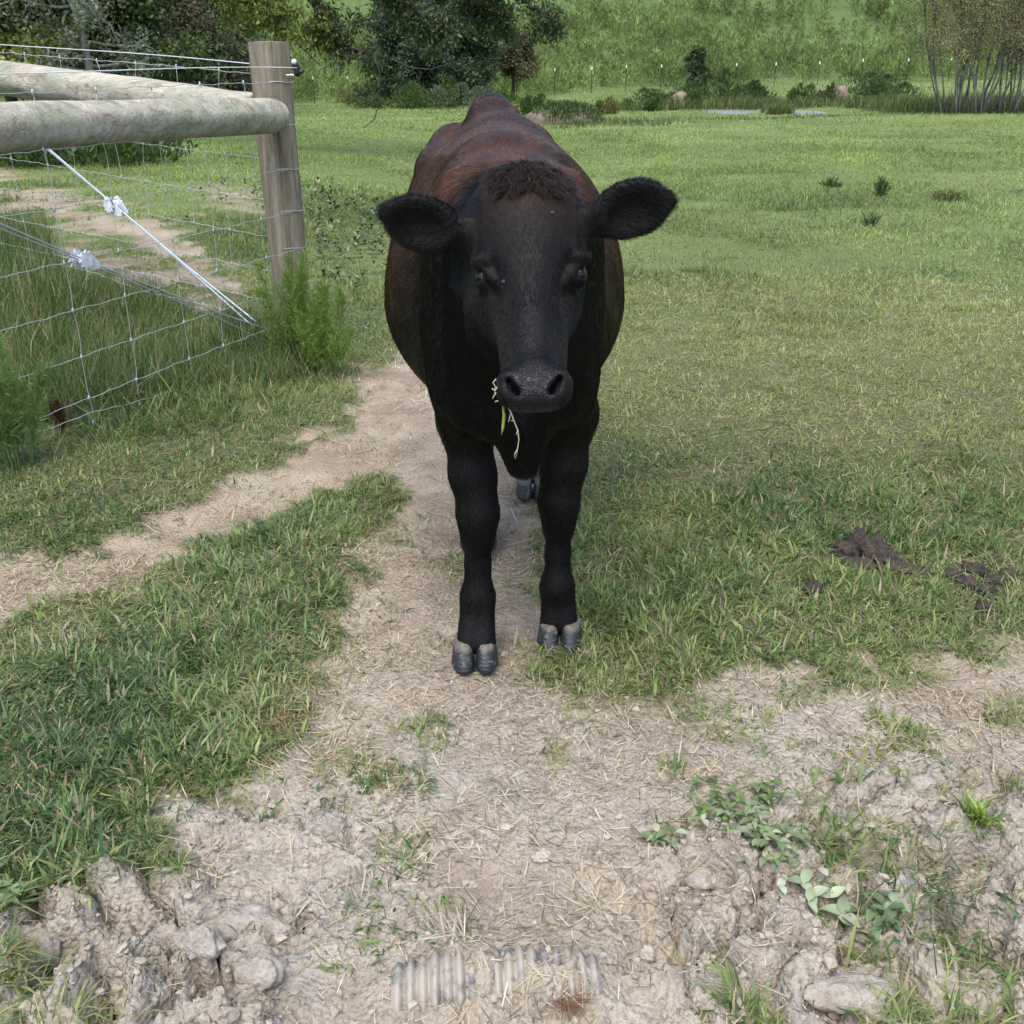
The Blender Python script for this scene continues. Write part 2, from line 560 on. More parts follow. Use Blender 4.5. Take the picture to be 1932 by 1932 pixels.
def blades(P, L, W, az, l1, l2, colr, twist=0.0):
    """Bent grass blades -> verts, quads, tris, colours."""
    n = len(P)
    ca, sa = np.cos(az), np.sin(az)
    side = az + math.pi / 2 + twist
    sx, sy = np.cos(side) * W * .5, np.sin(side) * W * .5
    sd = np.stack([sx, sy, np.zeros(n)], 1)
    def step(lean, k): return np.stack([ca * np.sin(lean), sa * np.sin(lean), np.cos(lean)], 1) * (L * k)[:, None]
    m = P + step(l1, .5)
    t = m + step(l2, .5)
    V = np.stack([P - sd * .7, P + sd * .7, m - sd, m + sd, t], 1).reshape(-1, 3)
    i = np.arange(n) * 5
    q = np.stack([i, i + 1, i + 3, i + 2], 1)
    tr = np.stack([i + 2, i + 3, i + 4], 1)
    return V, q, tr, np.repeat(colr, 5, 0)

class Batch:
    def __init__(self): self.V, self.Q, self.T, self.C, self.n = [], [], [], [], 0
    def add(self, V, Q, T, C):
        self.V.append(V); self.C.append(C)
        if Q is not None and len(Q): self.Q.append(Q + self.n)
        if T is not None and len(T): self.T.append(T + self.n)
        self.n += len(V)
        return self
    def build(self, name, mat, parent=None):
        fl = []
        if self.Q: fl.append(np.concatenate(self.Q))
        if self.T: fl.append(np.concatenate(self.T))
        me = mesh_from(name, np.concatenate(self.V), fl, mat, True, {'hcol': np.concatenate(self.C)})
        return link(name, me, parent)

def wedge_points(y0, y1, n, r, half=.58, extra=.35):
    """Uniform per area over the strip of ground the picture shows (with a margin)."""
    y = np.sqrt(y0 * y0 + r.random(n) * (y1 * y1 - y0 * y0))
    w = half * (y + .1) + extra
    return (r.random(n) * 2 - 1) * w, y

GREEN = np.array([[.048, .100, .042], [.078, .150, .054], [.128, .215, .066], [.190, .268, .082], [.285, .325, .125]])
DRY = np.array([[.28, .25, .15], [.34, .31, .20], [.20, .165, .10]])
SUN_PATCH = G([(1080, 545), (1500, 520), (1990, 560), (1990, 800), (1700, 860), (1300, 840), (1130, 800)])  # warm sunlit patch, painted as yellower and drier grass colour
def grass_colours(x, y, r, dry=.15, shift=0.0):
    n = len(x)
    yl = smooth(.3, -.3, poly_sd(x, y, SUN_PATCH) + (fbm(x, y, .8, 2, 5) - .5) * 1.2)
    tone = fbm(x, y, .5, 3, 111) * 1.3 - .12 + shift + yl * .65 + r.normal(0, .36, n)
    tone = np.clip(tone, 0, 1) * (len(GREEN) - 1)
    k = np.clip(tone.astype(int), 0, len(GREEN) - 2); f = (tone - k)[:, None]
    c = GREEN[k] * (1 - f) + GREEN[k + 1] * f
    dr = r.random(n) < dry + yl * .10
    c[dr] = DRY[r.integers(0, len(DRY), dr.sum())]
    return c * r.uniform(.75, 1.25, n)[:, None]

THICK1 = G([(370, 1008), (480, 978), (600, 940), (700, 960), (640, 1050), (615, 1150), (628, 1250), (560, 1350), (500, 1430), (380, 1468), (180, 1488), (100, 1470), (-80, 1420), (-80, 1260), (130, 1190), (260, 1125), (340, 1060)])
THICK2 = G([(-100, 1500), (190, 1500), (250, 1560), (280, 1650), (210, 1715), (100, 1755), (-100, 1760)])
THICK3 = G([(1060, 1010), (1300, 930), (1990, 880), (1990, 1160), (1700, 1180), (1500, 1260), (1300, 1270), (1090, 1220)])
VERGE = G([(-100, 800), (0, 770), (250, 690), (470, 620), (560, 610), (690, 690), (680, 730), (500, 790), (250, 830), (0, 900), (-100, 900)])
# spots of bare ground that still carry grass
SPARSE = [(800, 1375, .10, .6), (700, 1450, .10, .8), (770, 1460, .06, .7), (1690, 1370, .085, 1.0), (1740, 1390, .06, .9), (1500, 1310, .08, .7), (1850, 1555, .04, 1.0), (1300, 1340, .10, .5), (1050, 1410, .05, .5), (1400, 1900, .05, .8), (1450, 1925, .05, .8), (30, 1870, .05, .9), (1930, 1480, .05, .9), (1910, 1340, .09, .6), (1100, 1330, .10, .35), (500, 1530, .04, .6), (1380, 1360, .12, .5), (1590, 1600, .06, .5), (1760, 1610, .05, .4), (860, 1060, .12, .5), (700, 1010, .2, .5), (230, 1100, .08, .6), (640, 1500, .05, .4), (1270, 1440, .05, .4), (1690, 1900, .05, .6), (1820, 1920, .05, .6)]

def turf(n, y0, y1, seed):
    """Blades thin out with distance while each one grows: log-uniform in distance."""
    r = np.random.default_rng(seed)
    y = y0 * (y1 / y0) ** r.random(n)
    x = (r.random(n) * 2 - 1) * (.58 * (y + .1) + .35)
    d = np.zeros(n); nb = y < 25; d[nb] = dirt_mask(x[nb], y[nb])
    clump = smooth(.28, .68, np.where(y < 6, fbm(x, y, .16, 3, 121), fbm(x, y, 1.1, 3, 141)))
    dens = (1 - d) * (.26 + .74 * clump)
    sp = np.zeros(n)
    for (u, v, rad, k) in SPARSE:
        c = gp(u, v)
        m = (np.abs(x - c[0]) < rad * 2) & (np.abs(y - c[1]) < rad * 2)
        dd = np.hypot(x[m] - c[0], y[m] - c[1])
        sp[m] = np.maximum(sp[m], k * smooth(rad, rad * .3, dd + (fbm(x[m], y[m], .05, 2, 131) - .5) * rad))
    stray = smooth(.55, .75, fbm(x, y, .22, 3, 133)) * .09 * d
    dens = np.maximum(dens, np.maximum(sp * .55, stray))
    for (u, v, rad) in ((1640, 1055, .13), (1600, 1050, .07), (1850, 1090, .16), (1535, 1118, .04), (1852, 1155, .05)):
        c = gp(u, v)
        m = (np.abs(x - c[0]) < rad * 2) & (np.abs(y - c[1]) < rad * 2)
        dens[m] *= .12 + .88 * smooth(rad * .55, rad, np.hypot(x[m] - c[0], y[m] - c[1]) + (fbm(x[m], y[m], .05, 2, 137) - .5) * rad)
    dens *= np.where(y > 28, poly_sd(x, y, POND) > .1, 1)
    keep = r.random(n) < dens
    x, y, clump = x[keep], y[keep], clump[keep]
    n = len(x)
    t1 = np.maximum(smooth(.03, -.06, poly_sd(x, y, THICK1)), smooth(.03, -.06, poly_sd(x, y, THICK2)))
    t3 = smooth(.05, -.15, poly_sd(x, y, THICK3))
    vg = smooth(.10, -.15, poly_sd(x, y, VERGE))
    f1, f2, cid = worley(x, y, .055, 7)
    z = np.where(y < 9, ground_z(x, y), zmacro(x, y))
    near = smooth(9, 3.5, y)
    broad = r.random(n) < (.10 + .12 * t1 + .08 * t3) * near
    L = (.024 + .010 * t3 + .012 * t1 + .04 * vg * r.random(n)) * (.75 + .6 * smooth(.7, .1, f1) * near)
    L = L * near + (.024 + .018 * clump + .0007 * y) * (1 - near)
    L = L * r.uniform(.55, 1.75, n) * (1 + .9 * smooth(.60, .74, fbm(x, y, .7, 3, 145)))
    W = np.where(broad, r.uniform(.0045, .0080, n), r.uniform(.0018, .0040, n))
    W = np.maximum(W, .00072 * y * smooth(2, 6, y) * r.uniform(.6, 1.3, n))
    L = np.where(broad, L * 1.25, L)
    az = r.random(n) * 2 * math.pi
    az = np.where((cid > .25) | (y > 8), az, cid * 25 + r.normal(0, .8, n))
    l1 = np.clip(r.normal(.92, .36, n), 0.02, 1.5); l2 = np.clip(l1 + r.normal(.50, .35, n), 0, 2.0)
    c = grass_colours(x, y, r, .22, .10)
    c = c * (1 + t1[:, None] * np.array([-.02, .02, .12]))
    g = np.array([.228, .318, .100])
    k = smooth(5, 18, y)[:, None] * .7
    mott = np.where(y > 5, .52 + .96 * fbm(x, y * .8, 1.6, 4, 151), 1.0)[:, None]
    c = (c * (1 - k) + g * r.uniform(.72, 1.35, n)[:, None] * k) * mott
    return blades(np.stack([x, y, z - .004], 1), L, W, az, l1, l2, c, r.normal(0, .5, n))
grass = Batch()
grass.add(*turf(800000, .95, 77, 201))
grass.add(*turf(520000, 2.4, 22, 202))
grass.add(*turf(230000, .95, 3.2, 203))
tag(grass.build('grass', m_grass), kind='stuff')

# tall grass along the fence and at the pond
tall = Batch()
def tall_patch(poly, n, L0, L1, seed, cols, wmin=.0022, lean=.45, jitter=.3):
    r = np.random.default_rng(seed)
    poly = np.asarray(poly)
    lo, hi = poly.min(0), poly.max(0)
    x = r.uniform(lo[0], hi[0], n * 3); y = r.uniform(lo[1], hi[1], n * 3)
    sd = poly_sd(x, y, poly) + (fbm(x, y, jitter * 1.5, 3, 161) - .5) * jitter * 2
    ok = np.nonzero(sd < 0)[0][:n]
    x, y = x[ok], y[ok]; n = len(x)
    z = ground_z(x, y)
    L = r.uniform(L0, L1, n) * (.6 + .8 * fbm(x, y, jitter, 2, 163))
    W = np.maximum(r.uniform(.0018, .0055, n), wmin * r.uniform(.6, 1.3, n))
    l1 = np.clip(np.abs(r.normal(0, lean, n)), 0, 1.3); l2 = l1 + np.abs(r.normal(.35, .35, n))
    cols = np.asarray(cols)
    c = cols[r.integers(0, len(cols), n)] * r.uniform(.7, 1.3, n)[:, None]
    tall.add(*blades(np.stack([x, y, z - .01], 1), L, W, r.random(n) * 6.283, l1, l2, c, r.normal(0, .6, n)))
GC = [(.075, .130, .040), (.10, .165, .050), (.14, .205, .065), (.065, .115, .040), (.28, .25, .15)]
tall_patch(G([(-80, 760), (150, 700), (330, 650), (480, 600), (545, 600), (640, 680), (560, 720), (420, 745), (200, 790), (-80, 860)]), 9000, .08, .24, 301, GC)
tall_patch(G([(-80, 470), (60, 480), (130, 560), (150, 660), (60, 720), (-80, 740)]), 7000, .12, .34, 302, GC)
tall_patch(G([(150, 560), (330, 580), (460, 640), (300, 680), (120, 720), (100, 640)]), 6000, .06, .18, 303, GC)
PW = [(.075, .120, .035), (.10, .15, .045), (.060, .100, .032), (.14, .17, .06), (.17, .15, .08)]
tall_patch([(5.0, 30.5), (8, 29.6), (12, 30.2), (15, 29.4), (22, 30.0), (22, 32.5), (13.5, 33.6), (12, 35), (11.2, 33), (9.5, 31.6), (6.5, 31.8)], 6000, .03, .09, 304, PW, .022, .5, 1.5)
tall_patch([(11.4, 31.5), (15, 30.6), (22, 31), (22, 33.5), (14, 35), (11.8, 36)], 6000, .2, .55, 314, PW, .024, .35, 1.0)
tall_patch([(7.9, 33.6), (8.9, 33.2), (9.1, 34.4), (8.2, 35)], 700, .15, .38, 315, PW, .024, .35, .5)
tall_patch([(4, 38.8), (8, 39.2), (11, 38.8), (13, 37), (18, 37), (18, 40), (10, 41.5), (3.5, 41)], 6000, .2, .5, 305, PW, .028, .35, 1.5)
tall_patch([(.4, 26), (3.2, 25.2), (5.2, 26.5), (4.4, 30), (1.6, 30)], 1100, .05, .24, 306, PW, .020, .5, 2.2)
tag(tall.build('tall_grass', m_grass), kind='stuff')

# dry straw lying on the bare ground
def straw(n, y0, y1, seed, L0=.02, L1=.085, wmin=.0):
    r = np.random.default_rng(seed)
    x, y = wedge_points(y0, y1, n, r)
    d = dirt_mask(x, y)
    rough = rough_mask(x, y)
    heap = smooth(.40, .60, fbm(x, y, .20, 3, 171))
    keep = r.random(n) < (.25 + .75 * heap) * (.30 + .70 * d) * (1 - .75 * rough)
    x, y = x[keep], y[keep]; n = len(x)
    L = r.uniform(L0, L1, n) * r.uniform(.5, 1.4, n)
    az = r.random(n) * 6.283
    z = ground_z(x, y)
    z2 = ground_z(x + np.cos(az) * L, y + np.sin(az) * L)
    tilt = math.pi / 2 - np.arctan2(z2 - z + r.uniform(-.004, .012, n), L)
    c = np.array([(.46, .40, .29), (.37, .31, .215), (.24, .19, .13), (.54, .49, .38), (.14, .105, .075)])[r.choice(5, n, p=[.25, .28, .22, .15, .10])] * r.uniform(.8, 1.2, n)[:, None]
    W = np.maximum(r.uniform(.0011, .0026, n), wmin * y)
    return blades(np.stack([x, y, z + .004], 1), L, W, az, tilt + r.normal(0, .06, n), tilt + r.normal(0, .12, n), c)
lit = Batch()
lit.add(*straw(46000, .98, 2.8, 401, .014, .060, .0007))
lit.add(*straw(30000, 2.6, 7.0, 402, .03, .10, .0007))
lit.add(*straw(240, 1.0, 3.2, 403, .08, .18, .0011))
tag(lit.build('straw_litter', m_straw), kind='stuff')

# crumbs of dry soil
def ico(sub=1):
    import bmesh
    bm = bmesh.new(); bmesh.ops.create_icosphere(bm, subdivisions=sub, radius=1)
    v = np.array([x.co[:] for x in bm.verts]); f = np.array([[q.index for q in p.verts] for p in bm.faces]); bm.free()
    return v, f
IV1, IF1 = ico(1)
IV3, IF3 = ico(4)
def crumbs(n, seed, r0, r1, y0, y1):
    r = np.random.default_rng(seed)
    x, y = wedge_points(y0, y1, n, r)
    d = dirt_mask(x, y); rough = rough_mask(x, y)
    keep = r.random(n) < d * (.20 + .5 * rough + .35 * smooth(.45, .65, fbm(x, y, .16, 3, 181))) * smooth(2.8, 1.3, y)
    x, y = x[keep], y[keep]; n = len(x)
    rad = r0 * (r1 / r0) ** (r.random(n) ** 2.2)
    z = ground_z(x, y)
    V = IV1[None] * (1 + r.normal(0, .26, (n, len(IV1), 1))) * rad[:, None, None] * np.array([1, 1, .75]) * r.uniform(.75, 1.3, (n, 1, 3))
    V = V + np.stack([x, y, z + rad * .25], 1)[:, None]
    Fq = IF1[None] + (np.arange(n) * len(IV1))[:, None, None]
    c = np.array([.36, .325, .27]) * r.uniform(.7, 1.2, n)[:, None]
    return V.reshape(-1, 3), None, Fq.reshape(-1, 3), np.repeat(c, len(IV1), 0)
m_crumb, nt, b = new_mat('dry_clod')
nt.links.new(mix(nt, 1.0, attr(nt, 'hcol', 'Vector'), ramp(nt, noise_fac(nt, 150, 4, .7, coords(nt)), [(.3, (.7, .68, .66)), (.6, (1.05, 1.05, 1.05))]), 'MULTIPLY'), b.inputs['Base Color'])
b.inputs['Roughness'].default_value = .95; b.inputs['Specular IOR Level'].default_value = .1
bump(nt, b, noise_fac(nt, 300, 4, .7, coords(nt)), .6, .003)
cb = Batch(); cb.add(*crumbs(34000, 501, .0018, .0085, .98, 2.9)); cb.add(*crumbs(1700, 502, .005, .014, .98, 2.3))
o = cb.build('soil_crumbs', m_crumb)
o.data.polygons.foreach_set('use_smooth', np.zeros(len(o.data.polygons), bool))
tag(o, kind='stuff')

# ================================================================== fence
def wood_mat(name, lo, mid, hi, axis, green=0.0):
    m, nt, b = new_mat(name)
    co = coords(nt, 'Generated') if False else coords(nt)
    mp = nd(nt, 'ShaderNodeMapping')
    nt.links.new(co, mp.inputs['Vector'])
    mp.inputs['Scale'].default_value = axis
    g = noise_fac(nt, 9, 7, .68, mp.outputs[0], .25)
    g2 = noise_fac(nt, 34, 6, .7, mp.outputs[0], .5)
    c = ramp(nt, g, [(.28, lo), (.47, mid), (.68, hi)])
    c = mix(nt, 1.0, c, ramp(nt, g2, [(.30, (.60, .58, .55)), (.46, (1, 1, 1)), (.75, (1.15, 1.14, 1.12))]), 'MULTIPLY')
    lines = math_n(nt, 'SINE', math_n(nt, 'MULTIPLY', g, 46.0))
    ck = ramp(nt, lines, [(.0, (.60, .57, .53)), (.35, (1, 1, 1))])
    split = noise_fac(nt, 7, 3, .5, mp.outputs[0], .1)
    sl = math_n(nt, 'ABSOLUTE', math_n(nt, 'SUBTRACT', split, .5))
    sp = ramp(nt, sl, [(.0, (.22, .19, .16)), (.007, (.55, .5, .45)), (.016, (1, 1, 1))])
    c = mix(nt, .25, c, mix(nt, 1.0, c, ck, 'MULTIPLY'))
    c = mix(nt, .42, c, mix(nt, 1.0, c, sp, 'MULTIPLY'))
    ck = math_n(nt, 'MULTIPLY', ck, sp)
    if green:
        c = mix(nt, math_n(nt, 'MULTIPLY', ramp(nt, noise_fac(nt, 5, 3, .5, co), [(.4, (0, 0, 0)), (.65, (1, 1, 1))]), green), c, (.24, .30, .21))
    nt.links.new(c, b.inputs['Base Color'])
    b.inputs['Roughness'].default_value = .85
    b.inputs['Specular IOR Level'].default_value = .2
    bump(nt, b, math_n(nt, 'ADD', g2, math_n(nt, 'MULTIPLY', ck, .8)), .7, .006)
    return m
# wood grain runs along each piece: coordinates are squeezed along its length
m_post = wood_mat('weathered_post_wood', (.095, .080, .055), (.22, .195, .145), (.38, .35, .285), (2.2, 2.2, .12))
fence = empty('fence', (-1.165, 5.3, 0), 'weathered round-post corner fence with galvanised wire netting beside the grassy path', 'fence')
r = np.random.default_rng(77)

def log_mesh(name, a, b_, ra, rb, mat, seg=28, n=24, knots=4, seed=1, butt_a=False, butt_b=False, parent=fence):
    a, b_ = np.asarray(a, float), np.asarray(b_, float)
    rr = np.random.default_rng(seed)
    ax = b_ - a; L = np.linalg.norm(ax); ax /= L
    up = np.array([0, 0, 1.0]) if abs(ax[2]) < .9 else np.array([1.0, 0, 0])
    p = np.cross(ax, up); p /= np.linalg.norm(p); q = np.cross(ax, p)
    ts = np.linspace(0, 1, n)
    V, Fs = [], []
    kn = [(rr.random(), rr.random() * 6.28, rr.uniform(.006, .012)) for _ in range(knots)]
    for t in ts:
        for j in range(seg):
            th = 2 * math.pi * j / seg
            rad = ra + (rb - ra) * t
            rad *= 1 + .022 * math.sin(th * 2 + t * 4 + seed) + .015 * math.sin(th * 5 - t * 9)
            rad += (fbm(np.array([t * L * 3]), np.array([th * 2.0]), .6, 3, seed)[0] - .5) * .010
            for (kt, ka, kh) in kn:
                d = math.hypot((t - kt) * L, math.remainder(th - ka, 2 * math.pi) * rad)
                rad += kh * math.exp(-(d / .035) ** 2)
            if butt_b and t > .965: rad *= 1 - .22 * ((t - .965) / .035) ** 2
            if butt_a and t < .035: rad *= 1 - .22 * ((.035 - t) / .035) ** 2
            V.append(a + ax * (t * L) + p * (rad * math.cos(th)) + q * (rad * math.sin(th)))
    for i in range(n - 1):
        for j in range(seg):
            k = (j + 1) % seg
            Fs.append((i * seg + j, i * seg + k, (i + 1) * seg + k, (i + 1) * seg + j))
    mb = MB(); mb.add(V, Fs)
    off = 0
    me_v = np.array(V)
    for ring, rev, sgn in ((0, True, -1), (n - 1, False, 1)):
        c = me_v[ring * seg:(ring + 1) * seg].mean(0)
        idx = mb.n
        ringv = me_v[ring * seg:(ring + 1) * seg]
        inner = c + (ringv - c) * .5 + ax * sgn * .003
        vv = np.concatenate([ringv, inner, c[None] + ax * sgn * .003])
        ff = []
        for j in range(seg):
            k = (j + 1) % seg
            f1 = (j, k, seg + k, seg + j); f2 = (seg + j, seg + k, 2 * seg)
            ff += [f1[::-1], f2[::-1]] if rev else [f1, f2]
        mb.add(vv, ff)
    return mb.build(name, mat, parent)

PX, PY = -1.165, 5.30
post = log_mesh('post', (PX, PY, -.3), (PX, PY, 1.452), .088, .099, m_post, 32, 40, 5, 3)
# near run heads towards the camera, far run away to the left; both end at a brace post
dN = np.array([-.635, -1.47]); dN /= np.linalg.norm(dN)
dF = np.array([-1.85, 1.08]); dF /= np.linalg.norm(dF)
def near_pt(t, z, off=0.0): return np.array([-1.100 + dN[0] * t + off * dN[1] * -1, 5.205 + dN[1] * t + off * dN[0], z])
def far_pt(t, z): return np.array([-1.22 + dF[0] * t, 5.36 + dF[1] * t, z + .052 * t])
def rail_mat(name, dirv):
    # grain squeezed along the rail by turning coordinates into its direction
    m = wood_mat(name, (.20, .165, .12), (.40, .375, .31), (.56, .55, .48), (1, 1, 1), .45)
    mp = [n for n in m.node_tree.nodes if n.type == 'MAPPING'][0]
    mp.inputs['Rotation'].default_value = (0, 0, -math.atan2(dirv[1], dirv[0]))
    mp.inputs['Scale'].default_value = (.022, 1.7, 1.7)
    return m
m_railn = rail_mat('rail_wood_near', dN)
m_railf = rail_mat('rail_wood_far', dF)
ra_ = at(528, 217, 5.165); rb_ = at(0, 240, 3.76)
dr_ = (rb_ - ra_) / np.linalg.norm(rb_ - ra_)
re_ = ra_ + dr_ * 2.42
log_mesh('rail', ra_, re_, .076, .088, m_railn, 30, 44, 6, 11, butt_a=True)
rfa = np.array([PX - .03, PY + .04, 1.132]); rfb = at(0, 146, 6.35)
drf = (rfb - rfa) / np.linalg.norm(rfb - rfa)
rfe = rfa + drf * 2.5
log_mesh('rail', rfa + drf * .08, rfe, .084, .100, m_railf, 30, 40, 6, 23)
bn = re_ + dr_ * .06
log_mesh('post', (bn[0], bn[1], -.3), (bn[0], bn[1], 1.45), .090, .095, m_post, 24, 30, 4, 31)
bf = rfe + drf * .06
log_mesh('post', (bf[0], bf[1], -.2), (bf[0], bf[1], 1.58), .088, .094, m_post, 24, 30, 4, 37)

m_wire, nt, b = new_mat('galvanised_wire')
b.inputs['Base Color'].default_value = (.43, .46, .49, 1); b.inputs['Roughness'].default_value = .5; b.inputs['Metallic'].default_value = .2
m_hot, nt, b = new_mat('smooth_fence_wire')
b.inputs['Base Color'].default_value = (.70, .74, .78, 1); b.inputs['Roughness'].default_value = .45; b.inputs['Metallic'].default_value = .1
HZ = [1.278, 1.087, .881, .681, .498, .318, .150, .045]
def netting(fn, length, step, label, seed, t0=-.02, drop=0):
    rr = np.random.default_rng(seed)
    mb = MB()
    def wob(t, i): return .0018 * math.sin(t * 21 + i * 2.1) + .003 * math.sin(t * 2.6 + i) + .0020 * math.sin(t * 47 + i)
    for i, z in enumerate(HZ):
        ts = np.arange(t0, length, .035)
        zz = [z - drop + wob(t, i) + (.05 * smooth(1.0, 1.6, t) if i == 7 else 0) for t in ts]
        mb.tube([fn(t, q) for t, q in zip(ts, zz)], .00145, 6)
    k = 0
    t = step * .96
    stays = []
    while t < length:
        pts = []
        lean = rr.normal(0, .012)
        for i in range(len(HZ) - 1):
            za, zb = HZ[i] - drop + wob(t, i), HZ[i + 1] - drop + wob(t, i + 1)
            j = rr.normal(0, .006)
            for q in np.linspace(0, 1, 5)[:-1]:
                pts.append(fn(t + lean * (i + q) + j * math.sin(q * 3.14), za + (zb - za) * q))
        mb.tube(pts, .00115, 6)
        # knots where stay and line wire meet
        for i in range(len(HZ)):
            mb.tube([fn(t + lean * i, HZ[i] - drop + wob(t, i) + .011), fn(t + lean * i + .002, HZ[i] - drop + wob(t, i)), fn(t + lean * i, HZ[i] - drop + wob(t, i) - .011)], [.0028, .0042, .0028], 6)
        t += step
    o = mb.build('wire_netting', m_wire, fence)
    o['label'] = label
    return o
netting(near_pt, 2.45, .30, 'wire netting on the side that runs towards the viewer', 5)
netting(far_pt, 2.6, .30, 'wire netting on the side that runs away behind the rails', 6, -.06, -.03)
# loose ends wrapped round the post
for z in HZ[:7]:
    mb = MB()
    a0 = math.atan2(5.205 - PY, -1.10 - PX)
    pts = [(PX + .101 * math.cos(a), PY + .101 * math.sin(a), z + .003 * math.sin(a * 4)) for a in np.linspace(a0 - .55, a0 + 1.9, 16)]
    mb.tube(pts, .0019, 6)
    mb.build('wire_wrap', m_wire, fence)
def hot(fn, pts, r_=.0022, label=None):
    mb = MB(); mb.tube(pts, r_, 6); o = mb.build('top_wire', m_hot, fence)
    if label: o['label'] = label
hot(None, [at(562, 128, 5.20)] + [near_pt(t, 1.343 + .004 * math.sin(t * 3), 0) for t in np.linspace(.05, 2.45, 30)], .0022, 'single smooth wire above the near netting')
hot(None, [far_pt(t, 1.352 + .006 * math.sin(t * 2.2)) for t in np.linspace(-.02, 2.6, 30)], .0022, 'single smooth wire above the far netting')
# diagonal brace wires with ratchet strainers
m_br, nt, b = new_mat('brace_wire_metal')
b.inputs['Base Color'].default_value = (.52, .62, .72, 1); b.inputs['Roughness'].default_value = .45; b.inputs['Metallic'].default_value = .1
m_zinc, nt, b = new_mat('ratchet_zinc')
zf = ramp(nt, noise_fac(nt, 60, 4, .6, coords(nt)), [(.35, (.50, .56, .64)), (.65, (.78, .83, .88))])
nt.links.new(zf, b.inputs['Base Color']); b.inputs['Roughness'].default_value = .5; b.inputs['Metallic'].default_value = .15
def brace(p0, p1, frac, col, mat, scale=1.0, rad=.0030):
    p0, p1 = np.asarray(p0), np.asarray(p1)
    d = p1 - p0; L = np.linalg.norm(d); d /= L
    side = np.cross(d, [0, 0, 1.0]); side /= np.linalg.norm(side)
    nup = np.cross(side, d)
    mb = MB()
    tb = frac * L
    for s in (-1, 1):
        pts = []
        for t in np.linspace(0, L, 30):
            w = .010 * min(1, abs(t - tb) / (L * .4)) * s + .0035 * s
            if t > L * .80: w += s * .020 * (t - L * .8) / (L * .2)
            pts.append(p0 + d * t + side * w * .5 + nup * w)
        mb.tube(pts, rad, 7)
    o = mb.build('brace_wire', mat, fence)
    # ratchet: two side plates, spool and a toothed wheel
    c = p0 + d * tb
    M = np.stack([d, side, nup], 1)
    k = MB()
    S_ = scale
    for s in (-1, 1):
        prof = [(-.045, -.018), (-.030, -.030), (.005, -.030), (.050, -.011), (.058, 0), (.050, .011), (.005, .030), (-.030, .030), (-.045, .018)]
        vv = [np.array([a * S_, s * .016 * S_ + e, q * S_]) for e in (-.0016, .0016) for a, q in prof]
        n_ = len(prof)
        ff = [tuple(range(n_ - 1, -1, -1)), tuple(range(n_, 2 * n_))] + [(i, (i + 1) % n_, n_ + (i + 1) % n_, n_ + i) for i in range(n_)]
        k.add(np.array(vv) @ M.T + c, ff)
    k.build('ratchet_frame', m_zinc, o, False)
    g = MB()
    nt_ = 22
    for yy in (-.028, .022):
        vv, ff = [], []
        for e in (0, .006):
            for i in range(nt_):
                a = 2 * math.pi * i / nt_
                rd = (.036 if i % 2 else .026) * S_
                vv.append(np.array([-.022 * S_ + rd * math.cos(a), (yy + e) * S_, rd * math.sin(a)]))
        ff = [tuple(range(nt_ - 1, -1, -1)), tuple(range(nt_, 2 * nt_))] + [(i, (i + 1) % nt_, nt_ + (i + 1) % nt_, nt_ + i) for i in range(nt_)]
        g.add(np.array(vv) @ M.T + c, ff)
    g.tube([c + M @ np.array([-.022 * S_, -.026 * S_, 0]), c + M @ np.array([-.022 * S_, .026 * S_, 0])], .016 * S_, 14)
    g.build('ratchet_wheel', m_zinc, o, False)
    return o
o = brace(far_pt(2.42, 1.16), at(484, 615, 5.22), 0.56, None, m_br, 1.30, .0036)
o['label'] = 'pale blue-grey brace wire with a toothed ratchet, upper one'
o = brace(near_pt(2.42, 1.20), near_pt(.16, .05), 0.46, None, m_wire, 1.05, .0028)
o['label'] = 'thin brace wire with a ratchet, lower one'
# insulator at the end of the top wire
m_blackp = simple_mat('black_plastic', (.014, .015, .017), .4, .5, .2, 80)
m_whitep = simple_mat('white_plastic', (.75, .76, .76), .4, .4, .05, 60)
ci = at(560, 129, 5.21)
ins = MB()
ins.tube([ci + [-.012, 0, .026], ci + [-.008, 0, .012], ci + [0, 0, .012], ci + [.002, 0, -.018], ci + [-.004, 0, -.034]], [.008, .019, .012, .018, .013], 14)
ins.tube([ci + [-.006, 0, -.016], ci + [.020, 0, -.014], ci + [.032, 0, -.010]], [.012, .010, .006], 10)
oi = ins.build('insulator', m_blackp, fence)
cap = MB(); cap.tube([ci + [-.010, -.002, .020], ci + [-.010, -.002, .034], ci + [-.010, -.002, .040]], [.013, .012, .005], 12); cap.build('cap', m_whitep, oi)
mb = MB(); mb.tube([at(540, 142, 5.22), at(549, 141, 5.21), at(556, 142.5, 5.21), at(561, 139, 5.21), at(563, 134, 5.21)], .0038, 8); mb.build('wire_loop', m_whitep, fence)

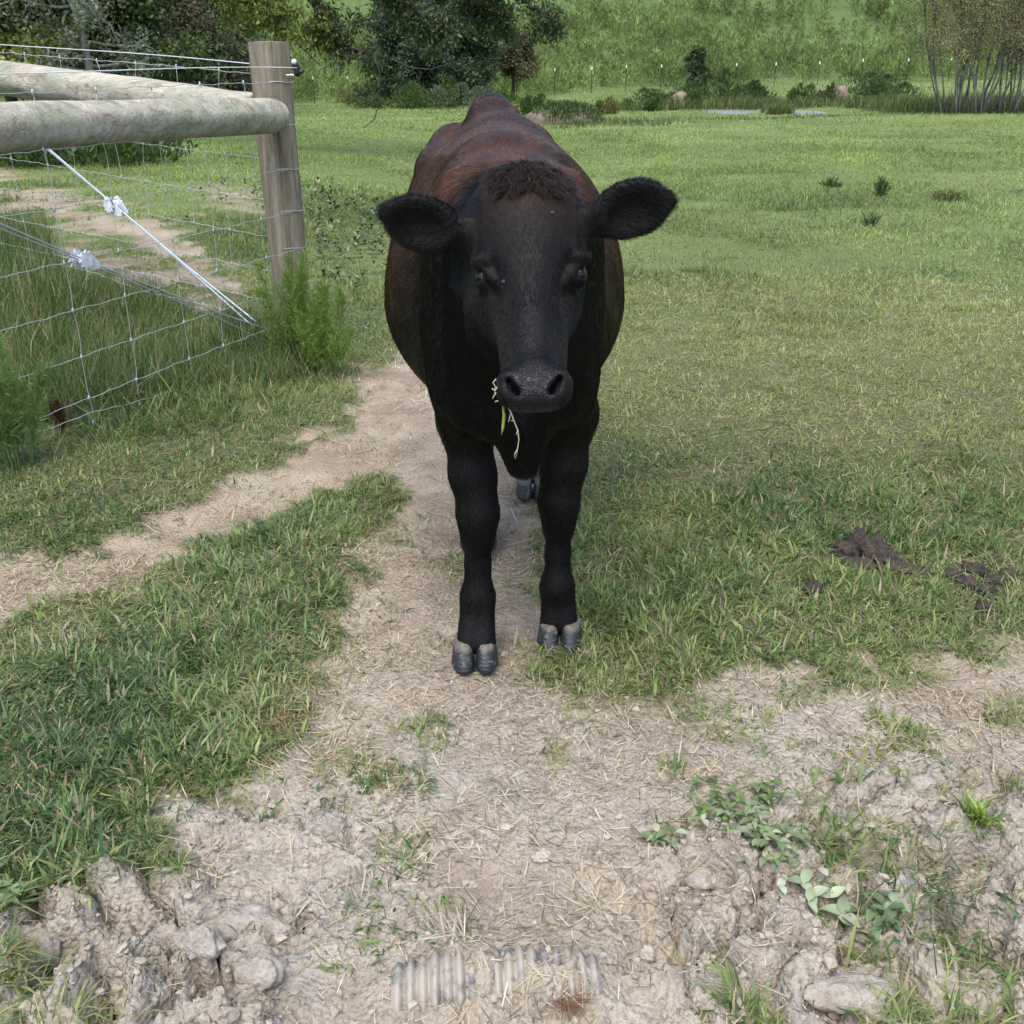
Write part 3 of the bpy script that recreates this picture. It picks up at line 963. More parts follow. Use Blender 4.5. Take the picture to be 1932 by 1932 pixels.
# ================================================================== plants and trees
def unit(v): return v / (np.linalg.norm(v, axis=-1, keepdims=True) + 1e-12)
def leaf_cards(P, D, L, W, colr, r, fold=.0):
    """Kite-shaped leaves at P along D."""
    n = len(P)
    D = unit(D)
    s = unit(np.cross(D, r.normal(0, 1, (n, 3))))
    nn = np.cross(s, D)
    L = np.asarray(L)[:, None] if np.ndim(L) else L; W = np.asarray(W)[:, None] if np.ndim(W) else W
    m = P + D * L * .45 + nn * L * .06
    V = np.stack([P, m - s * W * .5, P + D * L, m + s * W * .5], 1).reshape(-1, 3)
    i = np.arange(n) * 4
    return V, np.stack([i, i + 1, i + 2, i + 3], 1), None, np.repeat(colr, 4, 0)
def tubes_into(bt, mb, colr):
    V = np.concatenate(mb.v); Q = np.array([f for f in mb.f if len(f) == 4])
    bt.add(V, Q, None, np.tile(np.asarray(colr, float), (len(V), 1)))
def pick(cols, n, r, lo=.75, hi=1.3):
    cols = np.asarray(cols, float)
    return cols[r.integers(0, len(cols), n)] * r.uniform(lo, hi, n)[:, None]

# ---- feathery dog fennel
def fennel(name, base, stems, height, spread, cols, seed, label, cat='plant', leafw=.0026, leafl=.030, dens=95, group=None, lean=(0, 0)):
    r = np.random.default_rng(seed)
    bt = Batch(); st = MB()
    for k in range(stems):
        az = r.random() * 6.283; out = spread * math.sqrt(r.random())
        h = height * r.uniform(.6, 1.05) * (1 - .35 * (out / spread) ** 2)
        b0 = np.array(base) + [math.cos(az) * out * .30, math.sin(az) * out * .30, -.02]
        top = np.array(base) + [math.cos(az) * out + lean[0], math.sin(az) * out + lean[1], h]
        mid = (b0 + top) / 2 + [math.cos(az) * out * -.15, math.sin(az) * out * -.15, h * .08]
        ts = np.linspace(0, 1, 7)
        curve = np.array([(1 - t) ** 2 * b0 + 2 * t * (1 - t) * mid + t * t * top for t in ts])
        st.tube(curve, np.linspace(.0032, .001, 7), 5)
        n = dens
        t = r.uniform(.18, 1, n)
        C = (1 - t[:, None]) ** 2 * b0 + 2 * (t * (1 - t))[:, None] * mid + (t * t)[:, None] * top
        a = r.random(n) * 6.283
        bl = .10 * (1.15 - t) * r.uniform(.4, 1.2, n) * (height / .6)
        out3 = np.stack([np.cos(a), np.sin(a), r.uniform(.4, 1.3, n)], 1); out3 = unit(out3)
        # every branchlet carries a few thread leaves
        q = 5
        f = r.uniform(.15, 1, (n, q))
        P = C[:, None] + out3[:, None] * (bl[:, None] * f)[..., None]
        Dl = unit(out3[:, None] * .8 + r.normal(0, .55, (n, q, 3)) + [0, 0, .35])
        P = P.reshape(-1, 3); Dl = Dl.reshape(-1, 3)
        m = len(P)
        bt.add(*leaf_cards(P, Dl, leafl * r.uniform(.5, 1.3, m), leafw * r.uniform(.7, 1.2, m), pick(cols, m, r), r))
        # branchlet stalks
        bt.add(*leaf_cards(C, out3, bl, np.full(n, leafw * .7), pick(cols, n, r, .6, 1.0), r))
    tubes_into(bt, st, np.array(cols[0]) * .9 + .01)
    return tag(bt.build(name, m_leaf), label, cat, group)
FG = [(.14, .23, .045), (.18, .27, .055), (.22, .30, .08), (.11, .19, .04)]
b0 = g3(562, 690); fennel('fennel_bush', b0, 18, .62, .20, FG, 601, 'tall feathery green fennel bush against the foot of the corner post', 'bush', .0026, .036, 105)
b1 = g3(625, 712); fennel('fennel_bush', b1, 14, .46, .20, FG, 602, 'low rounded feathery fennel bush beside the path, right of the post', 'bush', .0026, .032, 95)
b2 = g3(30, 880); fennel('fennel_bush', b2, 12, .50, .20, [(.17, .28, .09), (.21, .31, .11), (.14, .23, .07)], 603, 'pale feathery fennel plant on the fence bank at the left edge', 'bush', .0028, .032, 100)
b3 = g3(118, 815); fennel('dead_weed', b3, 4, .20, .05, [(.10, .055, .030), (.14, .085, .05), (.07, .04, .025)], 604, 'small rust-brown dead weed standing under the netting', 'dead weed', .0028, .02, 70)

# ---- broad-leaved weeds on the bare mud
def ovate(P, D, U, L, W, n=5):
    """One ovate leaf as a small grid, slightly folded and drooping."""
    D = D / np.linalg.norm(D); s = np.cross(D, U); s /= np.linalg.norm(s); U = np.cross(s, D)
    V = []
    for i in range(n + 1):
        t = i / n
        w = W * .5 * math.sin(math.pi * min(1, t ** .75)) ** .8 if 0 < t < 1 else .0004
        c = P + D * L * t + U * (L * (.10 * math.sin(t * 3.1) - .22 * t * t))
        V += [c - s * w + U * w * .35, c, c + s * w + U * w * .35]
    Fq = []
    for i in range(n):
        a = i * 3
        Fq += [(a, a + 1, a + 4, a + 3), (a + 1, a + 2, a + 5, a + 4)]
    return np.array(V), np.array(Fq)
m_weed, nt, b = new_mat('broad_leaf')
nt.links.new(attr(nt, 'hcol', 'Vector'), b.inputs['Base Color'])
b.inputs['Roughness'].default_value = .6; b.inputs['Specular IOR Level'].default_value = .3
def weed(pts, n, seed, label, L0=.014, L1=.028, cols=((.14, .185, .095), (.18, .22, .125), (.105, .155, .07), (.24, .265, .17)), spread=.030, zup=.018):
    r = np.random.default_rng(seed)
    pts = [gp(*p) for p in pts]
    base = pts[0]; root_xyz = np.array([base[0], base[1], float(ground_z(np.array([base[0]]), np.array([base[1]]))[0])])
    bt = Batch()
    line = np.array(pts)
    for k in range(n):
        t = r.random() * (len(line) - 1); i = min(int(t), len(line) - 2); f = t - i
        c = line[i] * (1 - f) + line[i + 1] * f + r.normal(0, spread, 2)
        z = float(ground_z(np.array([c[0]]), np.array([c[1]]))[0])
        h = z + r.uniform(.004, zup + .01)
        az = r.random() * 6.283
        for q in range(r.integers(1, 4)):
            a = az + q * 2.1 + r.normal(0, .3)
            D = np.array([math.cos(a), math.sin(a), r.uniform(-.15, .55)])
            L = r.uniform(L0, L1)
            V, Q = ovate(np.array([c[0], c[1], h]), D, np.array([0, 0, 1.0]), L, L * r.uniform(.48, .66))
            bt.add(V, Q, None, np.tile(pick(cols, 1, r), (len(V), 1)))
        # stalk down to the soil
        bt.add(*blades(np.array([[c[0], c[1], z - .006]]), np.array([h - z + .012]), np.array([.0022]), np.array([az]), np.array([.15]), np.array([.3]), np.array([[.14, .16, .08]])))
    o = bt.build('broadleaf_weed', m_weed)
    return tag(o, label, 'weed')
GW = ((.055, .105, .028), (.075, .13, .036), (.095, .15, .045), (.16, .20, .11))
weed([(1310, 1500), (1390, 1510), (1465, 1500)], 60, 701, 'green leafy weed at the top of the broken bank', .012, .024, GW)
weed([(1390, 1545), (1430, 1590), (1480, 1630)], 95, 702, 'grey-green broad-leaved weed trailing down the broken mud bank', .014, .028)
weed([(1225, 1570), (1262, 1572)], 9, 703, 'few pale dusty leaves beside the crumbling mud hole', .018, .030, spread=.012)
weed([(1500, 1655), (1560, 1690), (1600, 1705)], 15, 704, 'large dusty pale weed leaves lying on the mud below the bank', .024, .040, ((.30, .33, .25), (.22, .28, .17), (.26, .31, .20)))
weed([(1640, 1720), (1690, 1745)], 14, 705, 'dark narrow-leaved weed at the lower end of the trailing weeds', .018, .032, ((.085, .135, .06), (.11, .16, .08)), .016)
weed([(5, 1640), (30, 1690), (18, 1725)], 26, 706, 'clover-like weed at the left edge of the mud', .016, .026, ((.09, .15, .06), (.12, .18, .085)), .018)

# dark docks growing in the grass round the fence corner and beyond the post
r = np.random.default_rng(730)
bt = Batch()
for (u, v, n, sx) in [(600, 395, 70, .5), (665, 380, 70, .5), (715, 440, 50, .35), (640, 455, 40, .4), (560, 360, 40, .4), (720, 520, 40, .25), (700, 470, 40, .3)]:
    p = g3(u, v)
    for k in range(n):
        c = p[:2] + r.normal(0, 1, 2) * [sx, .30]
        z = float(zmacro(c[0], c[1]))
        for q in range(4):
            a = r.random() * 6.283
            V, Q = ovate(np.array([c[0], c[1], z + r.uniform(0, .08)]), np.array([math.cos(a), math.sin(a), r.uniform(.1, 1.1)]), np.array([0, 0, 1.0]), r.uniform(.035, .085), r.uniform(.014, .030))
            bt.add(V, Q, None, np.tile(pick([(.06, .10, .04), (.085, .13, .055), (.045, .075, .032), (.20, .18, .11)], 1, r), (len(V), 1)))
tag(bt.build('dock_leaves', m_weed), kind='stuff')

# ---- trees
def bark_mat(name, lo, hi):
    m, nt, b = new_mat(name)
    mp = nd(nt, 'ShaderNodeMapping'); nt.links.new(coords(nt), mp.inputs['Vector']); mp.inputs['Scale'].default_value = (1, 1, .25)
    f = noise_fac(nt, 14, 5, .7, mp.outputs[0])
    nt.links.new(ramp(nt, f, [(.35, lo), (.65, hi)]), b.inputs['Base Color'])
    b.inputs['Roughness'].default_value = .9; b.inputs['Specular IOR Level'].default_value = .15
    bump(nt, b, f, .8, .02)
    return m
m_bark = bark_mat('dark_bark', (.030, .026, .022), (.075, .066, .056))
m_barkw = bark_mat('willow_bark', (.055, .055, .056), (.19, .19, .185))
m_barkg = bark_mat('grey_bark', (.12, .12, .122), (.32, .32, .31))

def limb(p, d, L, rad, r, wig=.18, up=.0, n=7):
    pts = [np.array(p, float)]; d = np.array(d, float)
    for i in range(n - 1):
        d = d + r.normal(0, wig, 3) * .5 + [0, 0, up]
        d /= np.linalg.norm(d)
        pts.append(pts[-1] + d * L / (n - 1))
    return np.array(pts), np.linspace(rad, rad * .35, n), d

def grow_tree(r, base, height, trunk_r, lean, nlimb, limbL, first, sub=5, up=.06, droop=0.0, mb=None, spreadz=.35):
    """Wood tubes plus the twig ends that carry leaves."""
    mb = mb or MB()
    tp, tr_, td = limb(base, (lean[0], lean[1], 1), height, trunk_r, r, .10, .05, 10)
    mb.tube(tp, tr_, 10)
    ends = []
    for k in range(nlimb):
        t = first + (1 - first) * (k + r.random()) / nlimb
        x = t * (len(tp) - 1); i = min(int(x), len(tp) - 2)
        p = tp[i] + (tp[i + 1] - tp[i]) * (x - i)
        az = k * 2.4 + r.normal(0, .4)
        LL = limbL * (1.1 - .65 * t) * r.uniform(.7, 1.2)
        lp, lr, ld = limb(p, (math.cos(az), math.sin(az), spreadz + r.normal(0, .12)), LL, trunk_r * .42 * (1.1 - .6 * t), r, .3, up - droop, 7)
        mb.tube(lp, lr, 6)
        for s in range(sub):
            x = r.uniform(1.5, len(lp) - 1.05); i = int(x)
            q = lp[i] + (lp[i + 1] - lp[i]) * (x - i)
            dd = unit((lp[i + 1] - lp[i]) / np.linalg.norm(lp[i + 1] - lp[i]) + r.normal(0, .7, 3) + [0, 0, -droop * 3])
            sp, sr, sd = limb(q, dd, LL * .38, trunk_r * .12, r, .4, up * .5 - droop, 5)
            mb.tube(sp, sr, 4)
            ends.append(sp)
        ends.append(lp[3:])
    return mb, ends
def leaves_on(ends, per, L, W, cols, r, scatter=.25, hang=.0, size_j=.35):
    bt = Batch()
    for sp in ends:
        n = int(per * r.uniform(.6, 1.4))
        if n < 1: continue
        x = r.uniform(0, len(sp) - 1.001, n); i = x.astype(int); f = (x - i)[:, None]
        # leaves sit in clumps, so gaps stay open
        cl = r.integers(0, 4, n); offs = r.normal(0, scatter, (4, 3))
        P = sp[i] * (1 - f) + sp[i + 1] * f + offs[cl] * .6 + r.normal(0, scatter * .45, (n, 3))
        D = r.normal(0, 1, (n, 3)) + [0, 0, -hang]
        tone = r.uniform(.75, 1.25)
        bt.add(*leaf_cards(P, D, L * r.uniform(1 - size_j, 1 + size_j, n), W * r.uniform(.7, 1.3, n), pick(cols, n, r) * tone, r))
    return bt
def tree(name, label, base, height, trunk_r, nlimb, limbL, first, per, leafL, leafW, cols, seed, sub=5, up=.05, droop=0.0, scatter=.25, lean=(0, 0), bark=None, group=None, cat='tree', hang=0.0, spreadz=.35):
    r = np.random.default_rng(seed)
    base = np.array(base, float); base[2] -= .15
    mb, ends = grow_tree(r, base, height, trunk_r, lean, nlimb, limbL, first, sub, up, droop, None, spreadz)
    root = empty(name, base, label, cat, group)
    mb.build('trunk', bark or m_bark, root)
    if per: leaves_on(ends, per, leafL, leafW, cols, r, scatter, hang).build('crown', m_leaf, root)
    return root
def gxy(u, y):
    """Ground point on the picture column u at y metres."""
    z = 0.0
    for _ in range(8):
        x = (u - 966) / 1896.0 * (y * CT + (CAM_H - z) * ST); z = float(zmacro(x, y))
    return np.array([x, y, z])

OLIVE = [(.17, .18, .04), (.23, .22, .05), (.12, .13, .03), (.26, .22, .055)]
DKG = [(.045, .075, .036), (.065, .098, .046), (.036, .058, .030), (.085, .115, .055)]
MIDG = [(.070, .105, .034), (.095, .130, .042), (.13, .16, .05), (.052, .080, .028)]
GREYG = [(.12, .145, .10), (.155, .17, .12), (.09, .11, .08)]
RUST = [(.12, .075, .055), (.085, .06, .04), (.16, .11, .06), (.06, .06, .035)]
tree('oak_tree', 'olive and yellow leaved tree at the far left above the rails', gxy(30, 40), 9, .22, 16, 4.2, .10, 300, .20, .13, OLIVE + MIDG, 801, 6, .03, .02, .55, spreadz=.1)
tree('oak_tree', 'olive green tree with dark trunk left of the bare grey tree', gxy(110, 43), 8, .20, 14, 3.2, .12, 230, .19, .12, GREYG + OLIVE, 802, 5, .03, .02, .5, spreadz=.1)
tree('cedar_tree', 'grey half-dead tree with bare pale branches behind the rails', gxy(188, 37), 8, .16, 30, 2.2, .08, 36, .18, .08, [(.17, .19, .15), (.13, .15, .11)], 803, 5, .0, .02, .4, bark=m_barkg, spreadz=.0)
tree('oak_tree', 'dark green tree with thick dark trunk behind the upper rail', gxy(250, 42), 9, .24, 16, 3.4, .13, 280, .19, .12, MIDG + DKG, 804, 6, .03, .03, .5, spreadz=.1)
tree('cedar_tree', 'tall dark grey-green tree beyond the rails, left of the post', gxy(345, 50), 10, .24, 24, 3.4, .16, 240, .22, .10, DKG + GREYG, 805, 6, .0, .03, .5, spreadz=.1)
tree('oak_tree', 'brownish tangled low tree just left of the corner post', gxy(385, 47), 3.6, .14, 16, 2.6, .10, 190, .17, .10, RUST + GREYG, 806, 5, .0, .04, .45, spreadz=.1)
tree('oak_tree', 'dense dark tree filling the gap behind the far-left trees', gxy(-60, 52), 11, .26, 20, 5.0, .10, 300, .24, .15, DKG + MIDG, 807, 6, .03, .0, .7, spreadz=.15)
tree('oak_tree', 'dark leafy tree standing behind the half-dead grey tree', gxy(170, 57), 11, .26, 22, 5.0, .08, 300, .25, .16, DKG + GREYG, 808, 6, .02, .0, .7, spreadz=.15)
tree('oak_tree', 'broad dark tree behind the trunk left of the post', gxy(300, 60), 11, .26, 22, 5.0, .08, 300, .25, .16, DKG, 809, 6, .02, .0, .7, spreadz=.15)
tree('cedar_tree', 'bushy dark cedar at the foot of the hill, left of the cow', gxy(770, 60), 6.5, .16, 34, 2.7, .03, 230, .20, .09, [(.065, .098, .060), (.085, .118, .072), (.05, .075, .048)], 810, 5, .02, .0, .40, spreadz=.25)
tree('cedar_tree', 'bushy dark cedar with a rounded top straight behind the cow', gxy(868, 62), 6.0, .16, 34, 2.6, .03, 230, .20, .09, [(.062, .092, .050), (.088, .120, .064), (.048, .072, .042)], 811, 5, .02, .0, .40, spreadz=.25)
tree('small_tree', 'small tree with bare trunk and reddish brown crown on the slope', gxy(968, 66), 3.6, .14, 15, 1.7, .48, 160, .15, .10, [(.13, .10, .06), (.10, .085, .05), (.15, .12, .07), (.10, .13, .05), (.08, .11, .045)], 812, 5, .0, .02, .28, spreadz=.05)
tree('cedar_tree', 'single dark cedar among the weeds behind the pond', gxy(1312, 58), 2.3, .07, 22, .7, .05, 110, .14, .06, DKG, 813, 4, .02, .0, .15, spreadz=.3)

# near overhanging tree: trunk outside the picture on the left, boughs hanging in from above
def overhang():
    r = np.random.default_rng(820)
    mb = MB(); ends = []
    base = np.array([-9.6, 17.5, float(zmacro(-9.6, 17.5)) - .2])
    tp, tr_, td = limb(base, (.12, 0, 1), 8.5, .30, r, .06, .02, 12)
    mb.tube(tp, tr_, 14)
    def bough(pts, r0, r1, nsub, subL, hang):
        pts = np.array(pts, float)
        # smooth the control points
        ts = np.linspace(0, len(pts) - 1, 6 * (len(pts) - 1) + 1)
        P = []
        for t in ts:
            i = min(int(t), len(pts) - 2); f = t - i
            p0, p1, p2, p3 = pts[max(i - 1, 0)], pts[i], pts[i + 1], pts[min(i + 2, len(pts) - 1)]
            P.append(.5 * (2 * p1 + (p2 - p0) * f + (2 * p0 - 5 * p1 + 4 * p2 - p3) * f * f + (3 * p1 - p0 - 3 * p2 + p3) * f ** 3))
        P = np.array(P) + r.normal(0, .025, (len(P), 3))
        mb.tube(P, np.linspace(r0, r1, len(P)), 8)
        for k in range(nsub):
            x = r.uniform(len(P) * .25, len(P) - 1.1); i = int(x)
            d = unit(P[i + 1] - P[i]) * .8 + r.normal(0, .6, 3) + [0, 0, -hang]
            sp, sr, sd = limb(P[i], unit(d), subL * r.uniform(.5, 1.3), max(r1 * .7, .010), r, .4, -.02, 6)
            mb.tube(sp, sr, 5)
            ends.append(sp)
            for q in range(3):
                j = r.integers(1, 5)
                s2, r2, _ = limb(sp[j], unit(sd + r.normal(0, .8, 3) + [0, 0, -hang]), subL * .5, .007, r, .5, -.03, 5)
                mb.tube(s2, r2, 4); ends.append(s2)
    top = tp[7]
    bough([tp[6], (-7.46, 17, 4.6), (-5.2, 16.4, 4.2), at(560, -88, 16), at(592, -3, 16), at(622, 57, 16), at(650, 84, 16), at(690, 98, 15.9)], .17, .030, 15, .50, .12)
    bough([tp[7], (-6.8, 17, 5.4), (-4.2, 17, 4.8), at(640, -98, 16.5), at(720, -33, 16.5), at(790, 22, 16.5), at(850, 60, 16.5)], .13, .016, 30, .46, .15)
    bough([tp[8], (-6, 17, 6.2), (-2.46, 17, 5.2), at(880, -88, 16.5), at(950, -28, 16.5), at(1005, 12, 16.5), at(1035, 27, 16.4)], .12, .014, 34, .42, .10)
    bough([(-4.2, 17, 4.8), at(700, -88, 17), at(800, -48, 17.2), at(900, 2, 17.3), at(930, 37, 17.3)], .07, .012, 26, .42, .15)
    bough([tp[5], (-7.5, 16.46, 3.6), (-5.46, 16, 3.0), at(430, -78, 15.6), at(480, -8, 15.4), at(530, 37, 15.4)], .11, .014, 24, .46, .15)
    bough([tp[6], (-7.2, 18, 4.5), at(300, -138, 18), at(380, -88, 18), at(440, -28, 18), at(470, 12, 18)], .10, .014, 20, .46, .15)
    for k in range(12):
        az = k * 2.4
        lp, lr, ld = limb(tp[7 + k % 4], (math.cos(az), math.sin(az), .6), 4.2, .09, r, .3, .03, 8)
        mb.tube(lp, lr, 6)
        for q in range(5):
            j = r.integers(2, 7)
            sp, sr, _ = limb(lp[j], unit(ld + r.normal(0, .8, 3)), 1.8, .025, r, .4, 0, 6)
            mb.tube(sp, sr, 4); ends.append(sp)
    root = empty('walnut_tree', base, 'large leafy tree leaning in from the left with boughs hanging over the pasture', 'tree')
    mb.build('trunk', m_bark, root)
    cols = [(.040, .070, .034), (.052, .086, .038), (.066, .098, .038), (.080, .105, .036), (.046, .070, .044), (.050, .075, .046), (.058, .085, .044), (.13, .135, .035)]
    sunlit_cols = [(.11, .145, .030), (.085, .12, .030), (.16, .175, .035), (.060, .092, .030), (.20, .19, .05)]  # sunlight on the left boughs, put into yellow-green leaf colours
    bt = Batch()
    for grp, cc in (([e for e in ends if e[-1][0] < -2.6], sunlit_cols), ([e for e in ends if e[-1][0] >= -2.6], cols)):
        g = leaves_on(grp, 54, .080, .032, cc, r, .10, .9)
        for V, Q, C in zip(g.V, g.Q, g.C):
            bt.add(V, Q - Q.min(), None, C)
    bt.build('crown', m_leaf, root)
    # thin bare twigs hanging below the crown
    for pts in ([(705, 100), (716, 135), (717, 170), (714, 200), (706, 225), (686, 242)], [(716, 170), (705, 190), (690, 200), (672, 205)], [(740, 112), (775, 128), (812, 131), (850, 120)], [(560, 80), (585, 105), (605, 125)]):
        tw = MB(); tw.tube([at(u, v, 15.6 + .01 * i) for i, (u, v) in enumerate(pts)], np.linspace(.011, .006, len(pts)), 5)
        tw.build('twig', m_bark, root)
overhang()

# leaning multi-stemmed willow clump by the pond
def willow(name, label, u0, u1, y, n, H_, seed, lean0, group=None):
    r = np.random.default_rng(seed)
    c0, c1 = gxy(u0, y), gxy(u1, y)
    mb = MB(); ends = []
    for k in range(n):
        f = (k + r.random()) / n
        b = c0 * (1 - f) + c1 * f + [0, r.normal(0, .25), -.1]
        ln = lean0 * (1 - 1.5 * f) + r.normal(0, .12)
        tp, tr_, td = limb(b, (ln, r.normal(0, .12), 1), H_ * r.uniform(.75, 1.1), r.uniform(.018, .038), r, .10, .04, 10)
        mb.tube(tp, tr_, 7)
        for q in range(16):
            i = r.integers(3, 9)
            sp, sr, sd = limb(tp[i], unit((tp[i] - tp[i - 1]) / np.linalg.norm(tp[i] - tp[i - 1]) + r.normal(0, .55, 3)), r.uniform(.7, 1.5), .010, r, .3, .05, 6)
            mb.tube(sp, sr, 4); ends.append(sp)
            for w in range(4):
                j = r.integers(1, 5)
                s2, r2, _ = limb(sp[j], unit(sd + r.normal(0, .55, 3)), r.uniform(.4, .8), .007, r, .3, .02, 4)
                mb.tube(s2, r2, 3); ends.append(s2)
    root = empty(name, c0, label, 'tree', group)
    mb.build('trunk', m_barkw, root)
    bt = leaves_on([e for e in ends if e[-1][2] > c0[2] + 1.15 + r.random() * .9], 30, .040, .019, [(.34, .33, .15), (.40, .36, .17), (.29, .32, .14), (.38, .30, .18)], r, .16)
    bt.build('crown', m_leaf, root)
willow('willow_clump', 'grey thin-stemmed willow clump with sparse tan leaves by the pond, left of two', 1775, 1862, 30.5, 17, 4.4, 831, -.34)
willow('willow_clump', 'grey thin-stemmed willow clump at the right edge of the meadow', 1872, 1985, 31, 16, 4.8, 832, -.05)

# ---- weeds covering the hillside and the fence line: one mass
def weed_mass(n, y0, y1, seed, cols, H0, H1, per=26):
    r = np.random.default_rng(seed)
    y = y0 * (y1 / y0) ** r.random(n)
    x = (r.random(n) * 2 - 1) * (.60 * y + 6)
    cl = fbm(x, y, 9, 3, 191) + .35 * (fbm(x, y * 2.2, 3.0, 2, 193) - .5)
    keep = r.random(n) < smooth(.20, .45, cl)
    x, y = x[keep], y[keep]; n = len(x)
    z = zmacro(x, y)
    H_ = r.uniform(H0, H1, n) * (.6 + .8 * fbm(x, y, 5, 2, 195))
    tone = (.50 + 1.0 * fbm(x, y, 6, 3, 197)) * r.uniform(.55, 1.5, n)
    # upright feathery leaves filling an egg-shaped plume
    t = r.random((n, per)) ** .8
    a = r.random((n, per)) * 6.283
    rad = .38 * np.sin(np.pi * np.clip(t * .85 + .12, 0, 1)) * np.sqrt(r.random((n, per))) * (H_[:, None] / 1.5)
    P = np.stack([x[:, None] + rad * np.cos(a), y[:, None] + rad * np.sin(a), z[:, None] + t * H_[:, None] * .85], -1)
    D = np.stack([np.cos(a) * .35, np.sin(a) * .35, np.full(a.shape, .9)], -1) + r.normal(0, .40, (n, per, 3))
    m = n * per
    L = np.repeat(H_ * .22, per) * r.uniform(.6, 1.3, m)
    W = np.maximum(.00075 * np.repeat(y, per), .05) * r.uniform(.7, 1.3, m)
    c = pick(cols, m, r, .8, 1.25) * np.repeat(tone, per)[:, None]
    return leaf_cards(P.reshape(-1, 3), D.reshape(-1, 3), L, W, c, r)
HILL = [(.145, .205, .070), (.175, .235, .080), (.115, .170, .060), (.20, .25, .09)]
wb = Batch()
wb.add(*weed_mass(5200, 68.8, 100, 841, HILL, 1.0, 2.0, 60))
wb.add(*weed_mass(7500, 96, 230, 842, HILL, 1.3, 2.6, 46))
tag(wb.build('hillside_weeds', m_leaf), kind='stuff')

# shrubs and weed clumps of their own in the meadow
def bush(name, label, u, y, wid, hei, cols, seed, n=1500, cat='bush', leafL=.16, leafW=.045, upright=1.0, lump=6):
    r = np.random.default_rng(seed)
    p = gxy(u, y)
    cs = [(r.normal(0, wid * .26), r.normal(0, wid * .12), r.uniform(.45, 1.0) * hei) for _ in range(lump)]
    k = r.integers(0, lump, n)
    C = np.array(cs)[k]
    t = r.random(n) ** .8
    a = r.random(n) * 6.283
    rad = wid * .24 * np.sin(np.pi * np.clip(t * .8 + .18, 0, 1)) * np.sqrt(r.random(n))
    P = np.stack([p[0] + C[:, 0] + rad * np.cos(a), p[1] + C[:, 1] + rad * np.sin(a), p[2] + t * C[:, 2] * .9], 1)
    D = np.stack([np.cos(a) * .6, np.sin(a) * .6, np.full(n, upright)], 1) + r.normal(0, .4, (n, 3))
    tone = r.uniform(.75, 1.25, lump)[k]
    bt = Batch(); bt.add(*leaf_cards(P, D, leafL * r.uniform(.6, 1.4, n), leafW * r.uniform(.7, 1.3, n), pick(cols, n, r) * tone[:, None], r))
    st = MB()
    for c in cs:
        st.tube([(p[0] + c[0] * .6, p[1] + c[1] * .6, p[2] - .05), (p[0] + c[0], p[1] + c[1], p[2] + c[2] * .75)], [.02, .006], 5)
    tubes_into(bt, st, (.05, .045, .038))
    return tag(bt.build(name, m_leaf), label, cat)
WD = [(.068, .115, .045), (.088, .140, .054), (.052, .090, .036)]
WG = [(.075, .130, .038), (.095, .150, .045), (.055, .10, .03)]
WT = [(.13, .14, .055), (.10, .125, .045), (.16, .15, .07)]
BUSHES = [
    ('broad dark green shrub on the pond bank right of the pink boulder', 1350, 44, 3.6, 1.5, WD, 3000),
    ('dark shrub between the two pink rock piles', 1408, 43, 2.4, 1.0, WD, 1800),
    ('low dark shrub left of the pink boulder', 1252, 42, 2.2, .85, WD, 1500),
    ('small weed clump hugging the pink boulder', 1306, 40, 1.0, .75, WG, 700),
    ('rounded shrub right of the farther pink rocks', 1650, 44, 3.4, 1.3, WD, 2600),
    ('leafy weed clump in the middle of the farther rocks', 1556, 41.5, 1.0, .8, WG, 700),
    ('pale weed clump left of the farther rocks', 1500, 42, .9, .85, WG, 600),
    ('tan grass clump at the near end of the stony mound', 1140, 36, 1.0, .55, WT, 700),
    ('bushy green weed just behind the cow\'s rump', 1012, 36, 1.5, .75, WG, 1100),
    ('bright weed clump on the left shoulder of the pond', 1215, 38, 1.2, .5, WG, 800),
    ('yellow-green fennel clump at the meadow edge, left of the cow', 690, 62, 2.6, 1.7, WT, 1500),
    ('wide yellow-green fennel clump in front of the left cedar', 765, 56, 4.2, 1.5, WG, 2600),
    ('tall pale fennel clump between the two cedars', 835, 57, 1.6, 1.9, WG, 1300),
    ('grey-green bramble bush in front of the right cedar', 880, 55, 3.2, 1.4, GREYG, 2200),
    ('green fennel clump beside the small tree', 938, 58, 1.6, 1.0, WG, 1300),
    ('rust-brown shrub beside the corner post', 452, 55, 1.0, 1.0, [(.16, .06, .035), (.12, .05, .03)], 500),
    ('bright fennel bank under the trees behind the rails', 250, 52, 7.0, 1.5, WG, 3600),
    ('small upright weed sprig alone in the right-hand meadow', 1662, g3(1662, 372)[1], .20, .24, WG, 160),
    ('tiny round weed tuft left of the upright sprig', 1570, g3(1570, 357)[1], .18, .11, WG, 110),
    ('low brownish weed tuft right of the upright sprig', 1786, g3(1786, 382)[1], .30, .11, WT, 130),
    ('spindly dark weed on bare soil in the middle of the meadow', 1640, g3(1640, 428)[1], .10, .14, WD, 40),
    ('dark thicket in the shade beyond the path', 190, 14, 2.6, .55, WD, 2600),
    ('dark leafy thicket at the left end of the near rail', 60, 13.5, 2.4, .6, WD, 2600),
]
for i, (lab, u, y, w, h, cols, n) in enumerate(BUSHES):
    bush('shrub', lab, u, y, w, h, cols, 860 + i, n, leafL=.16 if y > 20 else (.10 if y > 9 and w > 1 else .07), leafW=.045 if y > 20 else (.04 if w > 1 else .014))

